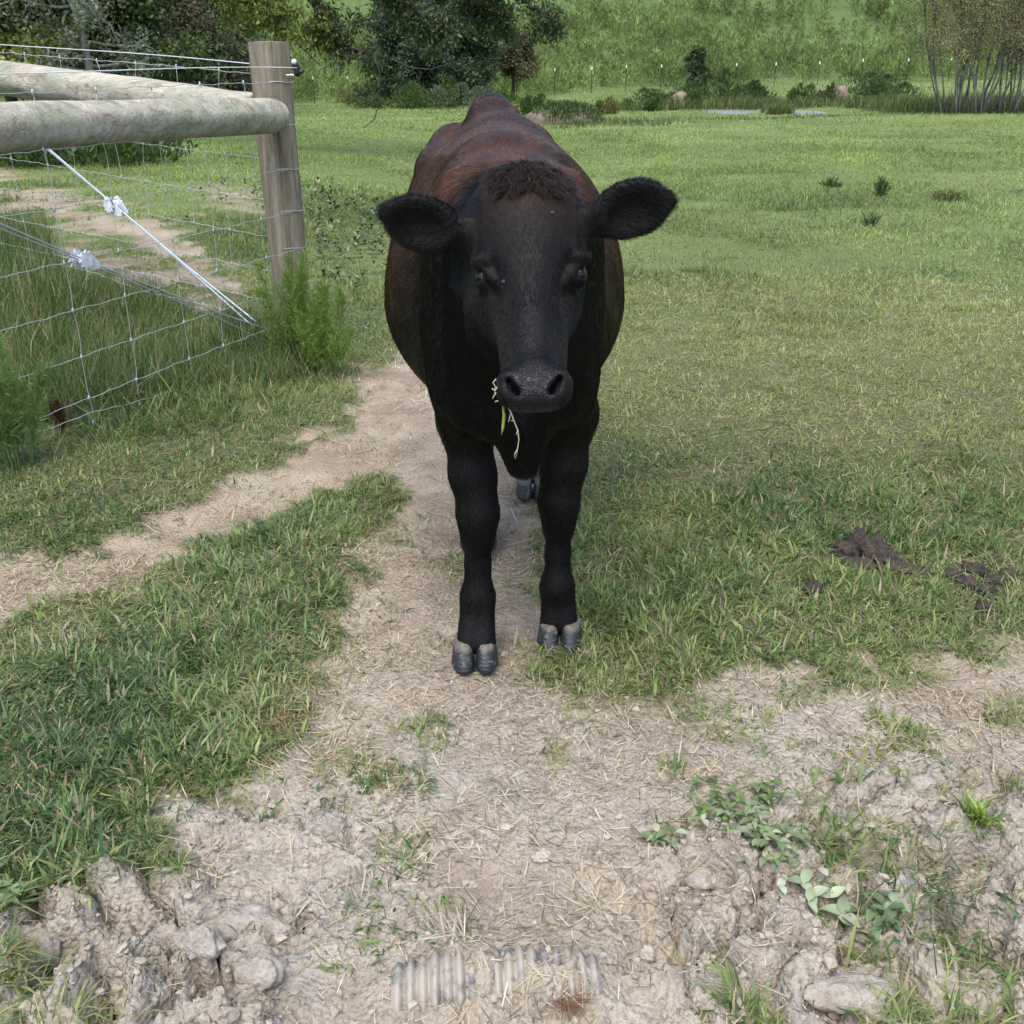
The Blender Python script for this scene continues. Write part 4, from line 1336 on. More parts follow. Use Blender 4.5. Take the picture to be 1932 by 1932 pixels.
# ================================================================== the cow
def surface_nets(Fd, xs, ys, zs):
    ins = Fd < 0
    s = ins.astype(np.int8)
    tot = np.zeros(tuple(n - 1 for n in Fd.shape), np.int8)
    for i in (0, 1):
        for j in (0, 1):
            for k in (0, 1):
                tot += s[i:s.shape[0] - 1 + i, j:s.shape[1] - 1 + j, k:s.shape[2] - 1 + k]
    act = (tot > 0) & (tot < 8)
    I, J, K = np.nonzero(act)
    vid = np.full(act.shape, -1, np.int32)
    vid[I, J, K] = np.arange(len(I))
    acc = np.zeros((len(I), 3))
    cnt = np.zeros(len(I))
    cs = [(0,0,0),(1,0,0),(0,1,0),(1,1,0),(0,0,1),(1,0,1),(0,1,1),(1,1,1)]
    for a in range(8):
        for b in range(a + 1, 8):
            d = [cs[b][q] - cs[a][q] for q in range(3)]
            if sum(abs(q) for q in d) != 1: continue
            ia, ja, ka = I + cs[a][0], J + cs[a][1], K + cs[a][2]
            ib, jb, kb = I + cs[b][0], J + cs[b][1], K + cs[b][2]
            fa, fb = Fd[ia, ja, ka], Fd[ib, jb, kb]
            c = (fa < 0) != (fb < 0)
            t = np.where(c, fa / np.where(c, fa - fb, 1), 0)
            p = np.stack([xs[ia] + t * (xs[ib] - xs[ia]), ys[ja] + t * (ys[jb] - ys[ja]), zs[ka] + t * (zs[kb] - zs[ka])], 1)
            acc += np.where(c[:, None], p, 0)
            cnt += c
    V = acc / cnt[:, None]
    Q = []
    # edges along x
    def quads(c, ax):
        i, j, k = np.nonzero(c)
        return i, j, k
    e = ins[:-1, 1:-1, 1:-1] != ins[1:, 1:-1, 1:-1]
    i, j, k = np.nonzero(e); j = j + 1; k = k + 1
    q = np.stack([vid[i, j-1, k-1], vid[i, j, k-1], vid[i, j, k], vid[i, j-1, k]], 1)
    fl = ~ins[i, j, k]
    q[fl] = q[fl][:, ::-1]; Q.append(q)
    e = ins[1:-1, :-1, 1:-1] != ins[1:-1, 1:, 1:-1]
    i, j, k = np.nonzero(e); i = i + 1; k = k + 1
    q = np.stack([vid[i-1, j, k-1], vid[i-1, j, k], vid[i, j, k], vid[i, j, k-1]], 1)
    fl = ~ins[i, j, k]
    q[fl] = q[fl][:, ::-1]; Q.append(q)
    e = ins[1:-1, 1:-1, :-1] != ins[1:-1, 1:-1, 1:]
    i, j, k = np.nonzero(e); i = i + 1; j = j + 1
    q = np.stack([vid[i-1, j-1, k], vid[i, j-1, k], vid[i, j, k], vid[i-1, j, k]], 1)
    fl = ~ins[i, j, k]
    q[fl] = q[fl][:, ::-1]; Q.append(q)
    return V, np.concatenate(Q)

class Field:
    def __init__(self, xs, ys, zs):
        self.x, self.y, self.z = xs, ys, zs
        self.f = np.full((len(xs), len(ys), len(zs)), 1.0, np.float32)
    def _win(self, lo, hi):
        sl = []
        for g, a, b in zip((self.x, self.y, self.z), lo, hi):
            sl.append(slice(max(0, np.searchsorted(g, a) - 1), min(len(g), np.searchsorted(g, b) + 1)))
        X, Y, Z = np.meshgrid(self.x[sl[0]], self.y[sl[1]], self.z[sl[2]], indexing='ij')
        return tuple(sl), X, Y, Z
    def _join(self, sl, d, k, op):
        a = self.f[sl]
        d = d.astype(np.float32)
        if op == 'add':
            h = np.maximum(k - np.abs(a - d), 0) / k
            self.f[sl] = np.minimum(a, d) - h * h * k * .25
        else:
            d = -d
            h = np.maximum(k - np.abs(a - d), 0) / k
            self.f[sl] = np.maximum(a, d) + h * h * k * .25
    def ell(self, c, r, k=.04, M=None, op='add', zdn=None):
        """Ellipsoid; M rows = local axes; zdn = other radius below the centre."""
        c, r = np.asarray(c, float), np.asarray(r, float)
        m = r.max() if M is not None else None
        ext = (np.array([m] * 3) if m else np.maximum(r, [0, 0, zdn or 0])) + k + .02
        sl, X, Y, Z = self._win(c - ext, c + ext)
        if X.size == 0: return
        p = np.stack([X - c[0], Y - c[1], Z - c[2]], -1)
        if M is not None: p = p @ np.asarray(M).T
        rr = np.broadcast_to(r, p.shape).copy()
        if zdn: rr[..., 2] = np.where(p[..., 2] < 0, zdn, r[2])
        q = p / rr
        k0 = np.sqrt((q * q).sum(-1))
        k1 = np.sqrt(((q / rr) ** 2).sum(-1)) + 1e-9
        self._join(sl, k0 * (k0 - 1) / k1, k, op)
    def cone(self, a, b, r1, r2, k=.03, flat=None, op='add'):
        """Rounded cone; flat = (axis, factor): thinner along that axis by factor."""
        a, b = np.asarray(a, float), np.asarray(b, float)
        m = max(r1, r2) + k + .02
        sl, X, Y, Z = self._win(np.minimum(a, b) - m, np.maximum(a, b) + m)
        if X.size == 0: return
        ba = b - a
        p = np.stack([X - a[0], Y - a[1], Z - a[2]], -1)
        h = np.clip((p @ ba) / ba.dot(ba), 0, 1)
        e = p - h[..., None] * ba
        if flat is not None:
            ax, fac = np.asarray(flat[0], float), flat[1]
            comp = e @ ax
            e = e + comp[..., None] * ax * (1 / fac - 1)
        d = np.sqrt((e * e).sum(-1)) - (r1 + h * (r2 - r1))
        self._join(sl, d, k, op)
    def chain(self, pts, k=.03, flat=None):
        for (p, r), (q, s) in zip(pts[:-1], pts[1:]):
            self.cone(p, q, r, s, k, flat)

def seg_grid(*segs):
    out = [segs[0][0]]
    for a, b, st in segs:
        n = max(1, int(round((b - a) / st)))
        out += list(a + (b - a) * (np.arange(n) + 1) / n)
    return np.array(out)

cow = empty('cow', (0.0, 2.6, 0.0), 'black and dark brown cow standing on the bare path and facing the camera', 'cow')
gx = seg_grid((-.42, -.27, .008), (-.27, .33, .0045), (.33, .42, .008))
gy = seg_grid((1.46, 2.02, .0045), (2.02, 3.8, .010))
gz = seg_grid((.02, .76, .007), (.76, 1.26, .0045), (1.26, 1.36, .008))
Fc = Field(gx, gy, gz)
# ---- trunk
Fc.ell((-.02, 2.74, .80), (.320, .52, .42), .05, zdn=.255)
Fc.ell((-.01, 2.44, .83), (.225, .36, .34), .11, zdn=.25)
Fc.ell((-.045, 3.05, .84), (.275, .40, .37), .12, zdn=.28)
Fc.chain([((0, 2.20, 1.04), .13), ((-.01, 2.45, 1.09), .11), ((-.03, 2.9, 1.150), .062), ((-.055, 3.25, 1.203), .052), ((-.065, 3.45, 1.212), .048), ((-.065, 3.58, 1.14), .045)], .11)
for s in (-1, 1):
    Fc.ell((-.06 + s * .165, 3.18, 1.085), (.062, .10, .065), .07)           # hook bones
    Fc.ell((-.065 + s * .13, 3.36, .86), (.125, .22, .34), .08)              # thighs
    Fc.ell((-.06 + s * .10, 3.55, 1.05), (.06, .06, .06), .08)               # pin bones
    Fc.ell((.005 + s * .120, 2.20, .90), (.062, .15, .27), .09)              # shoulder blades
    Fc.ell((.008 + s * .108, 2.12, .76), (.050, .09, .11), .04)              # shoulder points
# ---- chest, neck, dewlap
Fc.ell((.005, 2.14, .85), (.148, .22, .205), .08)
Fc.chain([((0, 2.26, 1.02), .165), ((.01, 2.08, 1.05), .135), ((.018, 1.97, 1.10), .10)], .07)
Fc.chain([((.005, 2.12, .86), .14), ((.015, 1.98, .93), .10), ((.024, 1.86, .99), .075)], .07)
Fc.chain([((.018, 2.05, .82), .11), ((.020, 1.99, .71), .052), ((.024, 1.975, .612), .027)], .05)
Fc.ell((.018, 2.01, .70), (.034, .08, .10), .05)
Fc.ell((-.06, 2.03, .72), (.045, .05, .06), .05)
Fc.ell((.098, 2.05, .74), (.034, .05, .055), .05)
# ---- forelegs
def foreleg(sh, el, kn, ft, ho):
    sh, el, kn, ft, ho = map(np.array, (sh, el, kn, ft, ho))
    Fc.chain([(sh, .070), (el, .060), (el * .45 + kn * .55 + [0, .0, 0], .0495), (kn + [0, .005, .035], .0445)], .04)
    Fc.ell(kn + [0, -.010, -.006], (.0395, .043, .066), .05)
    Fc.chain([(kn, .038), (kn * .72 + ft * .28 + [0, .006, 0], .0295), (kn * .38 + ft * .62 + [0, .006, 0], .0262), (ft, .030)], .035)
    Fc.ell(ft + [0, .0, -.010], (.0355, .040, .050), .04)
    for s in (-1, 1):
        Fc.cone(ft + [s * .012, 0, -.01], ho + [s * .021, .018, -.006], .028, .030, .02)
        Fc.ell(ft + [s * .022, .045, -.02], (.014, .013, .02), .015)          # dew claws
foreleg((-.108, 2.14, .74), (-.108, 2.25, .61), (-.083, 2.215, .375), (-.086, 2.215, .165), (-.0905, 2.15, .055))
foreleg((.112, 2.16, .74), (.140, 2.30, .61), (.117, 2.285, .375), (.117, 2.285, .157), (.123, 2.245, .055))
# ---- hind legs
def hindleg(hip, st, hk, ft, ho):
    hip, st, hk, ft, ho = map(np.array, (hip, st, hk, ft, ho))
    Fc.chain([(hip, .15), (st, .11)], .08)
    Fc.chain([(st, .10), (st * .4 + hk * .6, .058), (hk, .042)], .05)
    Fc.ell(hk + [0, .02, .02], (.036, .05, .055), .03)
    Fc.chain([(hk, .038), (hk * .65 + ft * .35, .030), (ft, .034)], .03)
    Fc.ell(ft, (.040, .042, .04), .02)
    for s in (-1, 1):
        Fc.cone(ft + [s * .010, 0, -.01], ho + [s * .020, .03, .0], .028, .028, .02)
hindleg((-.18, 3.30, .92), (-.19, 3.02, .68), (-.135, 3.12, .45), (-.108, 2.91, .14), (-.104, 2.82, .055))
hindleg((.05, 3.36, .92), (.10, 3.12, .68), (.095, 3.45, .46), (.075, 3.27, .14), (.07, 3.22, .055))
Fc.chain([((-.065, 3.60, 1.13), .035), ((-.065, 3.67, 1.0), .026), ((-.06, 3.68, .7), .016), ((-.06, 3.67, .45), .02)], .03)

# ---- head: local frame s (down the face), t (right), n (out of the face)
HO = at(997, 338, 1.925)
HM = at(1008, 738, 1.600)
ha = (HM - HO); HL = np.linalg.norm(ha); ha /= HL
ht = np.array([1.0, 0, .045]); ht -= ha * ht.dot(ha); ht /= np.linalg.norm(ht)
hn = np.cross(ha, ht)
if hn[1] > 0: hn = -hn
HB = np.stack([ha, ht, hn])
def H(s, t, n): return HO + ha * (s * HL) + ht * t + hn * n
def Hell(s, t, n, r, k=.03, op='add', rot=None):
    M = HB
    if rot is not None: M = np.asarray(rot) @ HB
    Fc.ell(H(s, t, n), r, k, M, op)
def Hcone(p, q, r1, r2, k=.03, flat=None): Fc.cone(H(*p), H(*q), r1, r2, k, flat)
Hell(.13, 0, -.075, (.105, .081, .080), .03)                    # cranium
Hell(.02, 0, -.060, (.055, .064, .060), .05)                    # poll
Hell(.23, 0, -.072, (.10, .080, .068), .04)                     # brow
Hcone((.32, 0, -.060), (.88, 0, -.046), .051, .042, .035)        # bridge of the nose
for s in (-1, 1):
    Hell(.27, s * .071, -.075, (.050, .026, .034), .025)        # orbit rims
    Hcone((.14, s * .048, -.130), (.48, s * .036, -.145), .048, .031, .04)   # cheeks
    Hell(.62, s * .034, -.095, (.11, .020, .034), .035)          # cheek ridge
Hcone((.20, 0, -.17), (.80, 0, -.100), .072, .038, .05)         # lower jaw
Hell(.950, 0, -.024, (.044, .058, .032), .03)                   # muzzle
Hell(.975, -.028, -.018, (.033, .034, .025), .022)
Hell(.975, .028, -.018, (.033, .034, .025), .022)
Hell(.86, 0, -.060, (.040, .036, .024), .02)                    # chin
for s in (-1, 1):
    # hollow in front of and below the eye, eye pit, lids
    Hell(.49, s * .076, -.046, (.062, .018, .030), .03, 'sub')
    Hell(.345, s * .106, -.072, (.021, .018, .016), .014, 'sub')
    Mb = np.array([[.94, .34 * s, 0], [-.34 * s, .94, 0], [0, 0, 1]])
    Hell(.316, s * .088, -.058, (.012, .023, .020), .010, rot=Mb)
    Hell(.40, s * .066, -.058, (.030, .009, .010), .012, rot=[[.80, -.60 * s, 0], [.60 * s, .80, 0], [0, 0, 1]])
    Hell(.384, s * .085, -.083, (.008, .019, .013), .012, rot=Mb)
# nostrils: comma shaped, opening outwards
for s in (-1, 1):
    Hell(.975, s * .045, -.004, (.030, .016, .018), .012)       # rim
for s in (-1, 1):
    ang = s * R(42)
    c, sn = math.cos(ang), math.sin(ang)
    Mn = np.array([[c, -sn, 0], [sn, c, 0], [0, 0, 1]])
    Hell(.992, s * .034, .002, (.015, .0062, .022), .006, 'sub', Mn)
    Hell(.958, s * .0425, .004, (.010, .0042, .016), .005, 'sub', Mn)
Hell(.99, 0, -.053, (.06, .075, .004), .006, 'sub')            # mouth line
# ---- ears
def ear(root, tip, wid, tilt):
    root, tip = np.asarray(root), np.asarray(tip)
    ax = tip - root; L = np.linalg.norm(ax); ax /= L
    face = np.array([0, -1, tilt]); face -= ax * face.dot(ax); face /= np.linalg.norm(face)
    up = np.cross(face, ax)
    M = np.stack([ax, up, face])
    Fc.cone(root - ax * .03, root + ax * L * .25, .030, .026, .03, (face, .8))
    Fc.ell(root + ax * L * .46, (L * .42, wid * .42, .016), .02, M)
    Fc.ell(root + ax * L * .60, (L * .40, wid * .46, .014), .02, M)
    Fc.cone(root + ax * L * .70 - up * wid * .05, root + ax * L * .98 - up * wid * .06, wid * .30, wid * .13, .02, (face, .30))
    Fc.ell(root + ax * L * .58 + face * .022, (L * .34, wid * .38, .024), .012, M, 'sub')
    return root, ax, up, face, L
EARS = [ear(at(884, 444, 1.93), at(722, 404, 1.92), .108, -.15), ear(at(1106, 420, 1.93), at(1264, 372, 1.92), .112, -.15)]

Vc, Qc = surface_nets(Fc.f, gx, gy, gz)
# relax the net a little
def relax(V, Q, it=2, lam=.5):
    e = np.concatenate([Q[:, [0, 1]], Q[:, [1, 2]], Q[:, [2, 3]], Q[:, [3, 0]]])
    for _ in range(it):
        acc = np.zeros_like(V); cn = np.zeros(len(V))
        np.add.at(acc, e[:, 0], V[e[:, 1]]); np.add.at(acc, e[:, 1], V[e[:, 0]])
        np.add.at(cn, e[:, 0], 1); np.add.at(cn, e[:, 1], 1)
        V = V + lam * (acc / cn[:, None] - V)
    return V
Vc = relax(Vc, Qc, 2)
fn = np.cross(Vc[Qc[:, 2]] - Vc[Qc[:, 0]], Vc[Qc[:, 3]] - Vc[Qc[:, 1]])
Nc = np.zeros_like(Vc)
for j in range(4): np.add.at(Nc, Qc[:, j], fn)
Nc /= np.linalg.norm(Nc, axis=1)[:, None] + 1e-12

def cow_masks(V, N):
    """brown (sun-bleached back and flanks), skin (bare muzzle), pale (grey lower hind legs)."""
    x, y, z = V.T
    d = V - HO
    s, t, n = d @ ha / HL, d @ ht, d @ hn
    hi_ = smooth(1.06, 1.16, z)
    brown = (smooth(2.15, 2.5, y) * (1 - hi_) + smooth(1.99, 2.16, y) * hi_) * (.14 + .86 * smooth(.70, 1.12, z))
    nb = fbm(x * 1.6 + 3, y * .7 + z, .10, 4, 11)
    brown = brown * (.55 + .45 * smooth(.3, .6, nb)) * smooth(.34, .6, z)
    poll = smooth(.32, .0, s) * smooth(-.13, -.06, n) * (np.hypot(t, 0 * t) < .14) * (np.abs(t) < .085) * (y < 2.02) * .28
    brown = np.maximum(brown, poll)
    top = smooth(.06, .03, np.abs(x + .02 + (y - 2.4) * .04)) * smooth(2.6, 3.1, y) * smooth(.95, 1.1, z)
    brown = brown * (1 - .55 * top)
    u = 966 + 0 * x
    skin = smooth(.85, .90, s - .3 * np.abs(t)) * smooth(.047, .036, np.abs(t)) * smooth(-.12, -.10, n) * (y < 1.80)
    pale = smooth(2.7, 2.85, y) * smooth(.40, .12, z) * .8
    return brown, skin, pale
bw, sk, pl = cow_masks(Vc, Nc)

m_cow, nt, b = new_mat('cow_hide')
n1 = noise_fac(nt, 9, 5, .6, coords(nt))
nfine = noise_fac(nt, 160, 3, .6, coords(nt))
blk = ramp(nt, n1, [(.3, (.0035, .0034, .0040)), (.7, (.006, .0052, .0056))])
brn = ramp(nt, n1, [(.3, (.050, .024, .014)), (.7, (.095, .046, .027))])
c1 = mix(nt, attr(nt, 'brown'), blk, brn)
c1 = mix(nt, attr(nt, 'skin'), c1, (.0075, .008, .0095))
c1 = mix(nt, attr(nt, 'pale'), c1, (.05, .05, .05))
nt.links.new(c1, b.inputs['Base Color'])
rgh = nd(nt, 'ShaderNodeMapRange')
nt.links.new(attr(nt, 'skin'), rgh.inputs[0])
rgh.inputs[3].default_value = .60; rgh.inputs[4].default_value = .40
b.inputs['Specular IOR Level'].default_value = .18
vor = nd(nt, 'ShaderNodeTexVoronoi', feature='DISTANCE_TO_EDGE')
vor.inputs['Scale'].default_value = 190
nt.links.new(coords(nt), vor.inputs['Vector'])
hgt = mix(nt, attr(nt, 'skin'), nfine, vor.outputs[0])
wet = ramp(nt, noise_fac(nt, 42, 4, .6, coords(nt)), [(.42, (.22, .22, .22)), (.62, (.50, .50, .50))])
nt.links.new(mix(nt, attr(nt, 'skin'), (.55, .55, .55), wet), b.inputs['Roughness'])
bump(nt, b, hgt, .5, .004)
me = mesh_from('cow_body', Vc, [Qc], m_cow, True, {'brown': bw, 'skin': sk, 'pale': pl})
cow_body = link('body', me, cow)

# ---- eyes
m_eye, nt, b = new_mat('cow_eye')
b.inputs['Base Color'].default_value = (.0022, .0018, .0016, 1)
b.inputs['Roughness'].default_value = .06
b.inputs['Specular IOR Level'].default_value = .40
def uv_ball(c, r, M=None, nu=20, nv=14):
    u = np.linspace(0, 2 * math.pi, nu, endpoint=False); v = np.linspace(0, math.pi, nv)
    P = np.array([(math.sin(b_) * math.cos(a_), math.sin(b_) * math.sin(a_), math.cos(b_)) for b_ in v for a_ in u]) * np.asarray(r)
    if M is not None: P = P @ np.asarray(M)
    fs = [(i * nu + j, (i + 1) * nu + j, (i + 1) * nu + (j + 1) % nu, i * nu + (j + 1) % nu) for i in range(nv - 1) for j in range(nu)]
    return P + np.asarray(c), fs
for s in (-1, 1):
    mb = MB(); mb.add(*uv_ball(H(.350, s * .0875, -.079), (.0175, .0150, .0155), HB))
    mb.build('eye', m_eye, cow)

# ---- hooves: two claws each
m_hoof, nt, b = new_mat('hoof_horn')
co = coords(nt)
sep = nd(nt, 'ShaderNodeSeparateXYZ'); nt.links.new(co, sep.inputs[0])
z_ = math_n(nt, 'ADD', sep.outputs[2], math_n(nt, 'MULTIPLY', noise_fac(nt, 45, 4, .6, co), .03))
base = ramp(nt, z_, [(.028, (.014, .017, .023)), (.060, (.020, .024, .031)), (.069, (.12, .105, .085)), (.082, (.10, .09, .075))])
spots = ramp(nt, noise_fac(nt, 60, 4, .7, co), [(.57, (0, 0, 0)), (.68, (1, 1, 1))])
colr = mix(nt, math_n(nt, 'MULTIPLY', spots, .65), base, (.30, .26, .21))
nt.links.new(colr, b.inputs['Base Color'])
b.inputs['Roughness'].default_value = .5
wv = nd(nt, 'ShaderNodeTexWave', bands_direction='Z'); wv.inputs['Scale'].default_value = 40; wv.inputs['Distortion'].default_value = 4
nt.links.new(co, wv.inputs['Vector'])
bump(nt, b, math_n(nt, 'ADD', math_n(nt, 'MULTIPLY', wv.outputs['Fac'], .5), noise_fac(nt, 70, 5, .7, co)), .4, .004)
def hoof(cx, ytoe, flip=1, yaw=0.0):
    mb = MB()
    for s in (-1, 1):
        rings, nseg = [], 18
        prof = [(0.0, 1.04, 1.02, 0), (.006, 1.06, 1.03, 0), (.022, 1.0, .94, .008), (.042, .91, .83, .019), (.056, .84, .72, .028), (.061, .60, .52, .030)]
        for (z, kx, ky, sh) in prof:
            ring = []
            for q in range(nseg):
                a = 2 * math.pi * q / nseg
                ex = .0290 * kx * math.copysign(abs(math.cos(a)) ** .8, math.cos(a))
                ey = .050 * ky * math.copysign(abs(math.sin(a)) ** .9, math.sin(a))
                # pointed toe, inner wall straight
                if ey < 0: ex *= 1 - .08 * (ey / .05) ** 2
                if ex * s < 0: ex *= .82
                ring.append((s * .0262 + ex + (-s * .001 if ey < 0 else s * .002), ey + .050 + sh, z))
            rings += ring
        fs = [(i * nseg + j, i * nseg + (j + 1) % nseg, (i + 1) * nseg + (j + 1) % nseg, (i + 1) * nseg + j) for i in range(len(prof) - 1) for j in range(nseg)]
        fs += [tuple(range(nseg - 1, -1, -1)), tuple((len(prof) - 1) * nseg + j for j in range(nseg))]
        P = np.array(rings)
        c_, s_ = math.cos(yaw), math.sin(yaw)
        P = np.stack([cx + P[:, 0] * c_ - P[:, 1] * s_, ytoe + P[:, 0] * s_ + P[:, 1] * c_, P[:, 2] + .004], 1)
        mb.add(P, fs)
    return mb.build('hoof', m_hoof, cow)
hoof(-.0905, 2.095, yaw=.05); hoof(.121, 2.19, yaw=-.06); hoof(-.104, 2.76); hoof(.072, 3.155)

# ---- the coat: short hair strands lying along the body
m_hair, nt, b = new_mat('cow_hair')
hc = attr(nt, 'hcol', 'Vector')
nt.links.new(hc, b.inputs['Base Color'])
b.inputs['Roughness'].default_value = .32
b.inputs['Specular IOR Level'].default_value = .20
def sample_faces(V, Q, n, w=None, seed=1):
    r = np.random.default_rng(seed)
    ar = .5 * np.linalg.norm(np.cross(V[Q[:, 2]] - V[Q[:, 0]], V[Q[:, 3]] - V[Q[:, 1]]), axis=1)
    if w is not None: ar = ar * w
    cs = np.cumsum(ar); fi = np.searchsorted(cs, r.random(n) * cs[-1]); fi = np.minimum(fi, len(Q) - 1)
    u, v = r.random(n)[:, None], r.random(n)[:, None]
    W = [(1 - u) * (1 - v), u * (1 - v), u * v, (1 - u) * v]
    P = sum(W[j] * V[Q[fi, j]] for j in range(4))
    return fi, W, P, r
def make_strands(name, P, D0, D1, L, rad, colr, mat, parent):
    """3-point strands: start P, leave along D0, end along D1."""
    n = len(P)
    cu = bpy.data.hair_curves.new(name)
    cu.add_curves([3] * n)
    pts = np.empty((n, 3, 3), np.float32)
    pts[:, 0] = P; pts[:, 1] = P + D0 * (L * .5)[:, None]; pts[:, 2] = pts[:, 1] + D1 * (L * .5)[:, None]
    cu.points.foreach_set('position', pts.ravel())
    rr = np.empty((n, 3), np.float32); rr[:, 0] = rad; rr[:, 1] = rad * .8; rr[:, 2] = rad * .15
    cu.points.foreach_set('radius', rr.ravel())
    a = cu.attributes.new('hcol', 'FLOAT_VECTOR', 'CURVE')
    a.data.foreach_set('vector', np.asarray(colr, np.float32).ravel())
    cu.materials.append(mat)
    return link(name, cu, parent)
def coat(n=230000):
    fc = Vc[Qc].mean(1)
    dh = fc - HO
    s_, t_, n_ = dh @ ha / HL, dh @ ht, dh @ hn
    w = np.ones(len(Qc)) * (1 - np.clip(sk[Qc].mean(1), 0, 1))
    w *= np.where(fc[:, 1] < 2.02, 2.6, 1.0) * np.where(fc[:, 2] < .1, .3, 1)
    fi, W, P, r = sample_faces(Vc, Qc, n, w)
    N = sum(W[j] * Nc[Qc[fi, j]] for j in range(4)); N /= np.linalg.norm(N, axis=1)[:, None]
    bw_ = sum(W[j][:, 0] * bw[Qc[fi, j]] for j in range(4)); pl_ = sum(W[j][:, 0] * pl[Qc[fi, j]] for j in range(4))
    d = P - HO
    s, t, nn = d @ ha / HL, d @ ht, d @ hn
    head = (P[:, 1] < 2.0) & (s < 1.12) & (nn > -.21) & (s > -.2) & (np.abs(t) < .13)
    flow = np.tile(np.array([0, .75, -.65]), (n, 1))
    legs = (P[:, 2] < .55); flow[legs] = (0, .15, -1)
    top = N[:, 2] > .75; flow[top] = (0, 1, -.1)
    front = (P[:, 1] < 2.2) & ~head & (P[:, 2] > .5); flow[front] = (0, .2, -1)
    # head: radiates from a whorl between the eyes
    up = np.where(s < .38, -1.0, .9)
    hf = ha[None] * up[:, None] + ht[None] * (np.clip(t / .09, -1, 1) * .6)[:, None]
    flow[head] = hf[head]
    ea = (~head) & (P[:, 1] < 2.0) & (P[:, 2] > .98) & (np.abs(t) > .10)
    sg = np.sign(t)
    flow[ea] = np.stack([sg, 0 * sg - .1, 0 * sg - .15], 1)[ea]
    jit = r.normal(0, .15, (n, 3))
    big = np.stack([fbm(P[:, 0] + 9, P[:, 1] + P[:, 2], .07, 2, 3) - .5, fbm(P[:, 1], P[:, 2] + P[:, 0], .07, 2, 4) - .5, fbm(P[:, 2], P[:, 0] - P[:, 1], .07, 2, 5) - .5], 1) * .9
    flow = flow + jit + big
    flow -= N * (flow * N).sum(1)[:, None]; flow /= np.linalg.norm(flow, axis=1)[:, None] + 1e-9
    lift = np.where(ea, .40, np.where(head, .13, .10)) * r.uniform(.5, 1.5, n)
    D0 = flow + N * (lift * 1.3)[:, None]; D0 /= np.linalg.norm(D0, axis=1)[:, None]
    D1 = flow + N * (lift * .45)[:, None]; D1 /= np.linalg.norm(D1, axis=1)[:, None]
    L = np.where(head, .010, np.where(ea, .010, np.where(legs, .010, .017))) * r.uniform(.6, 1.35, n)
    L *= np.where(head & (s > .6), .6, 1.0)
    rad = np.where(head | ea, .00028, .00038)
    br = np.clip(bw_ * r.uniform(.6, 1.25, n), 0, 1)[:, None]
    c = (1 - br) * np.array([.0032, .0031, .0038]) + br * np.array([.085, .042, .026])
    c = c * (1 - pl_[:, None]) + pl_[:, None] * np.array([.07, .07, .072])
    c *= r.uniform(.7, 1.35, n)[:, None]
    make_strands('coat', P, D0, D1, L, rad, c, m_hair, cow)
coat()
def topknot(n=3600):
    r = np.random.default_rng(5)
    P, D0, D1, L, Cc = [], [], [], [], []
    fc = Vc[Qc].mean(1); dh = fc - HO
    s, t, nn = dh @ ha / HL, dh @ ht, dh @ hn
    w = ((s > -.16) & (s < .10) & (np.abs(t) < .075 - .25 * np.maximum(s, 0)) & (nn > -.13) & (fc[:, 1] < 2.03)).astype(float)
    fi, W, P, r = sample_faces(Vc, Qc, n, w, 9)
    N = sum(W[j] * Nc[Qc[fi, j]] for j in range(4)); N /= np.linalg.norm(N, axis=1)[:, None]
    d = P - HO; t = d @ ht
    cl, _, cid = worley(t, d @ ha, .016, 5)
    sway = (cid - .5) * 2.4
    flow = ha[None] * .55 + ht[None] * (sway + np.sign(t) * .5)[:, None] + r.normal(0, .18, (n, 3))
    D0 = N * .5 + flow * .7; D0 /= np.linalg.norm(D0, axis=1)[:, None]
    D1 = flow + N * .05 + np.array([0, -.2, -.35]); D1 /= np.linalg.norm(D1, axis=1)[:, None]
    L = r.uniform(.012, .030, n)
    c = np.array([.018, .012, .010]) * r.uniform(.5, 1.6, n)[:, None]
    make_strands('topknot', P, D0, D1, L, np.full(n, .00042), c, m_hair, cow)
topknot()

# ================================================================== small things
def rock_mat(name, lo, hi, sc=18):
    m, nt, b = new_mat(name)
    f = noise_fac(nt, sc, 6, .65, coords(nt))
    nt.links.new(ramp(nt, f, [(.32, lo), (.66, hi)]), b.inputs['Base Color'])
    b.inputs['Roughness'].default_value = .9; b.inputs['Specular IOR Level'].default_value = .2
    bump(nt, b, f, .7, .006)
    return m
def rock(name, label, cat, c, rad, mat, seed, rough=.18, facets=7):
    r = np.random.default_rng(seed)
    d = IV3 / np.linalg.norm(IV3, axis=1)[:, None]
    k = np.ones(len(d))
    for _ in range(facets):                                  # flat broken sides
        n = unit(r.normal(0, 1, 3)); h = r.uniform(.62, .92)
        dd = d @ n
        k = np.minimum(k, np.where(dd > .05, h / np.maximum(dd, .05), 9))
    q = d * 3.1 + seed
    k *= 1 + rough * (fbm(q[:, 0] + q[:, 2], q[:, 1] - q[:, 2] * .7, .8, 4, seed) - .5)
    V = d * k[:, None] * np.asarray(rad)
    me = mesh_from(name, V, [IF3], mat)
    return tag(link(name, me, None, [float(q) for q in c]), label, cat)
m_stone = rock_mat('pale_stone', (.30, .27, .22), (.48, .44, .37), 60)
m_pink = rock_mat('pink_granite', (.14, .105, .088), (.28, .22, .19), 6)
def gz1(p): return float(ground_z(np.array([p[0]]), np.array([p[1]]))[0])
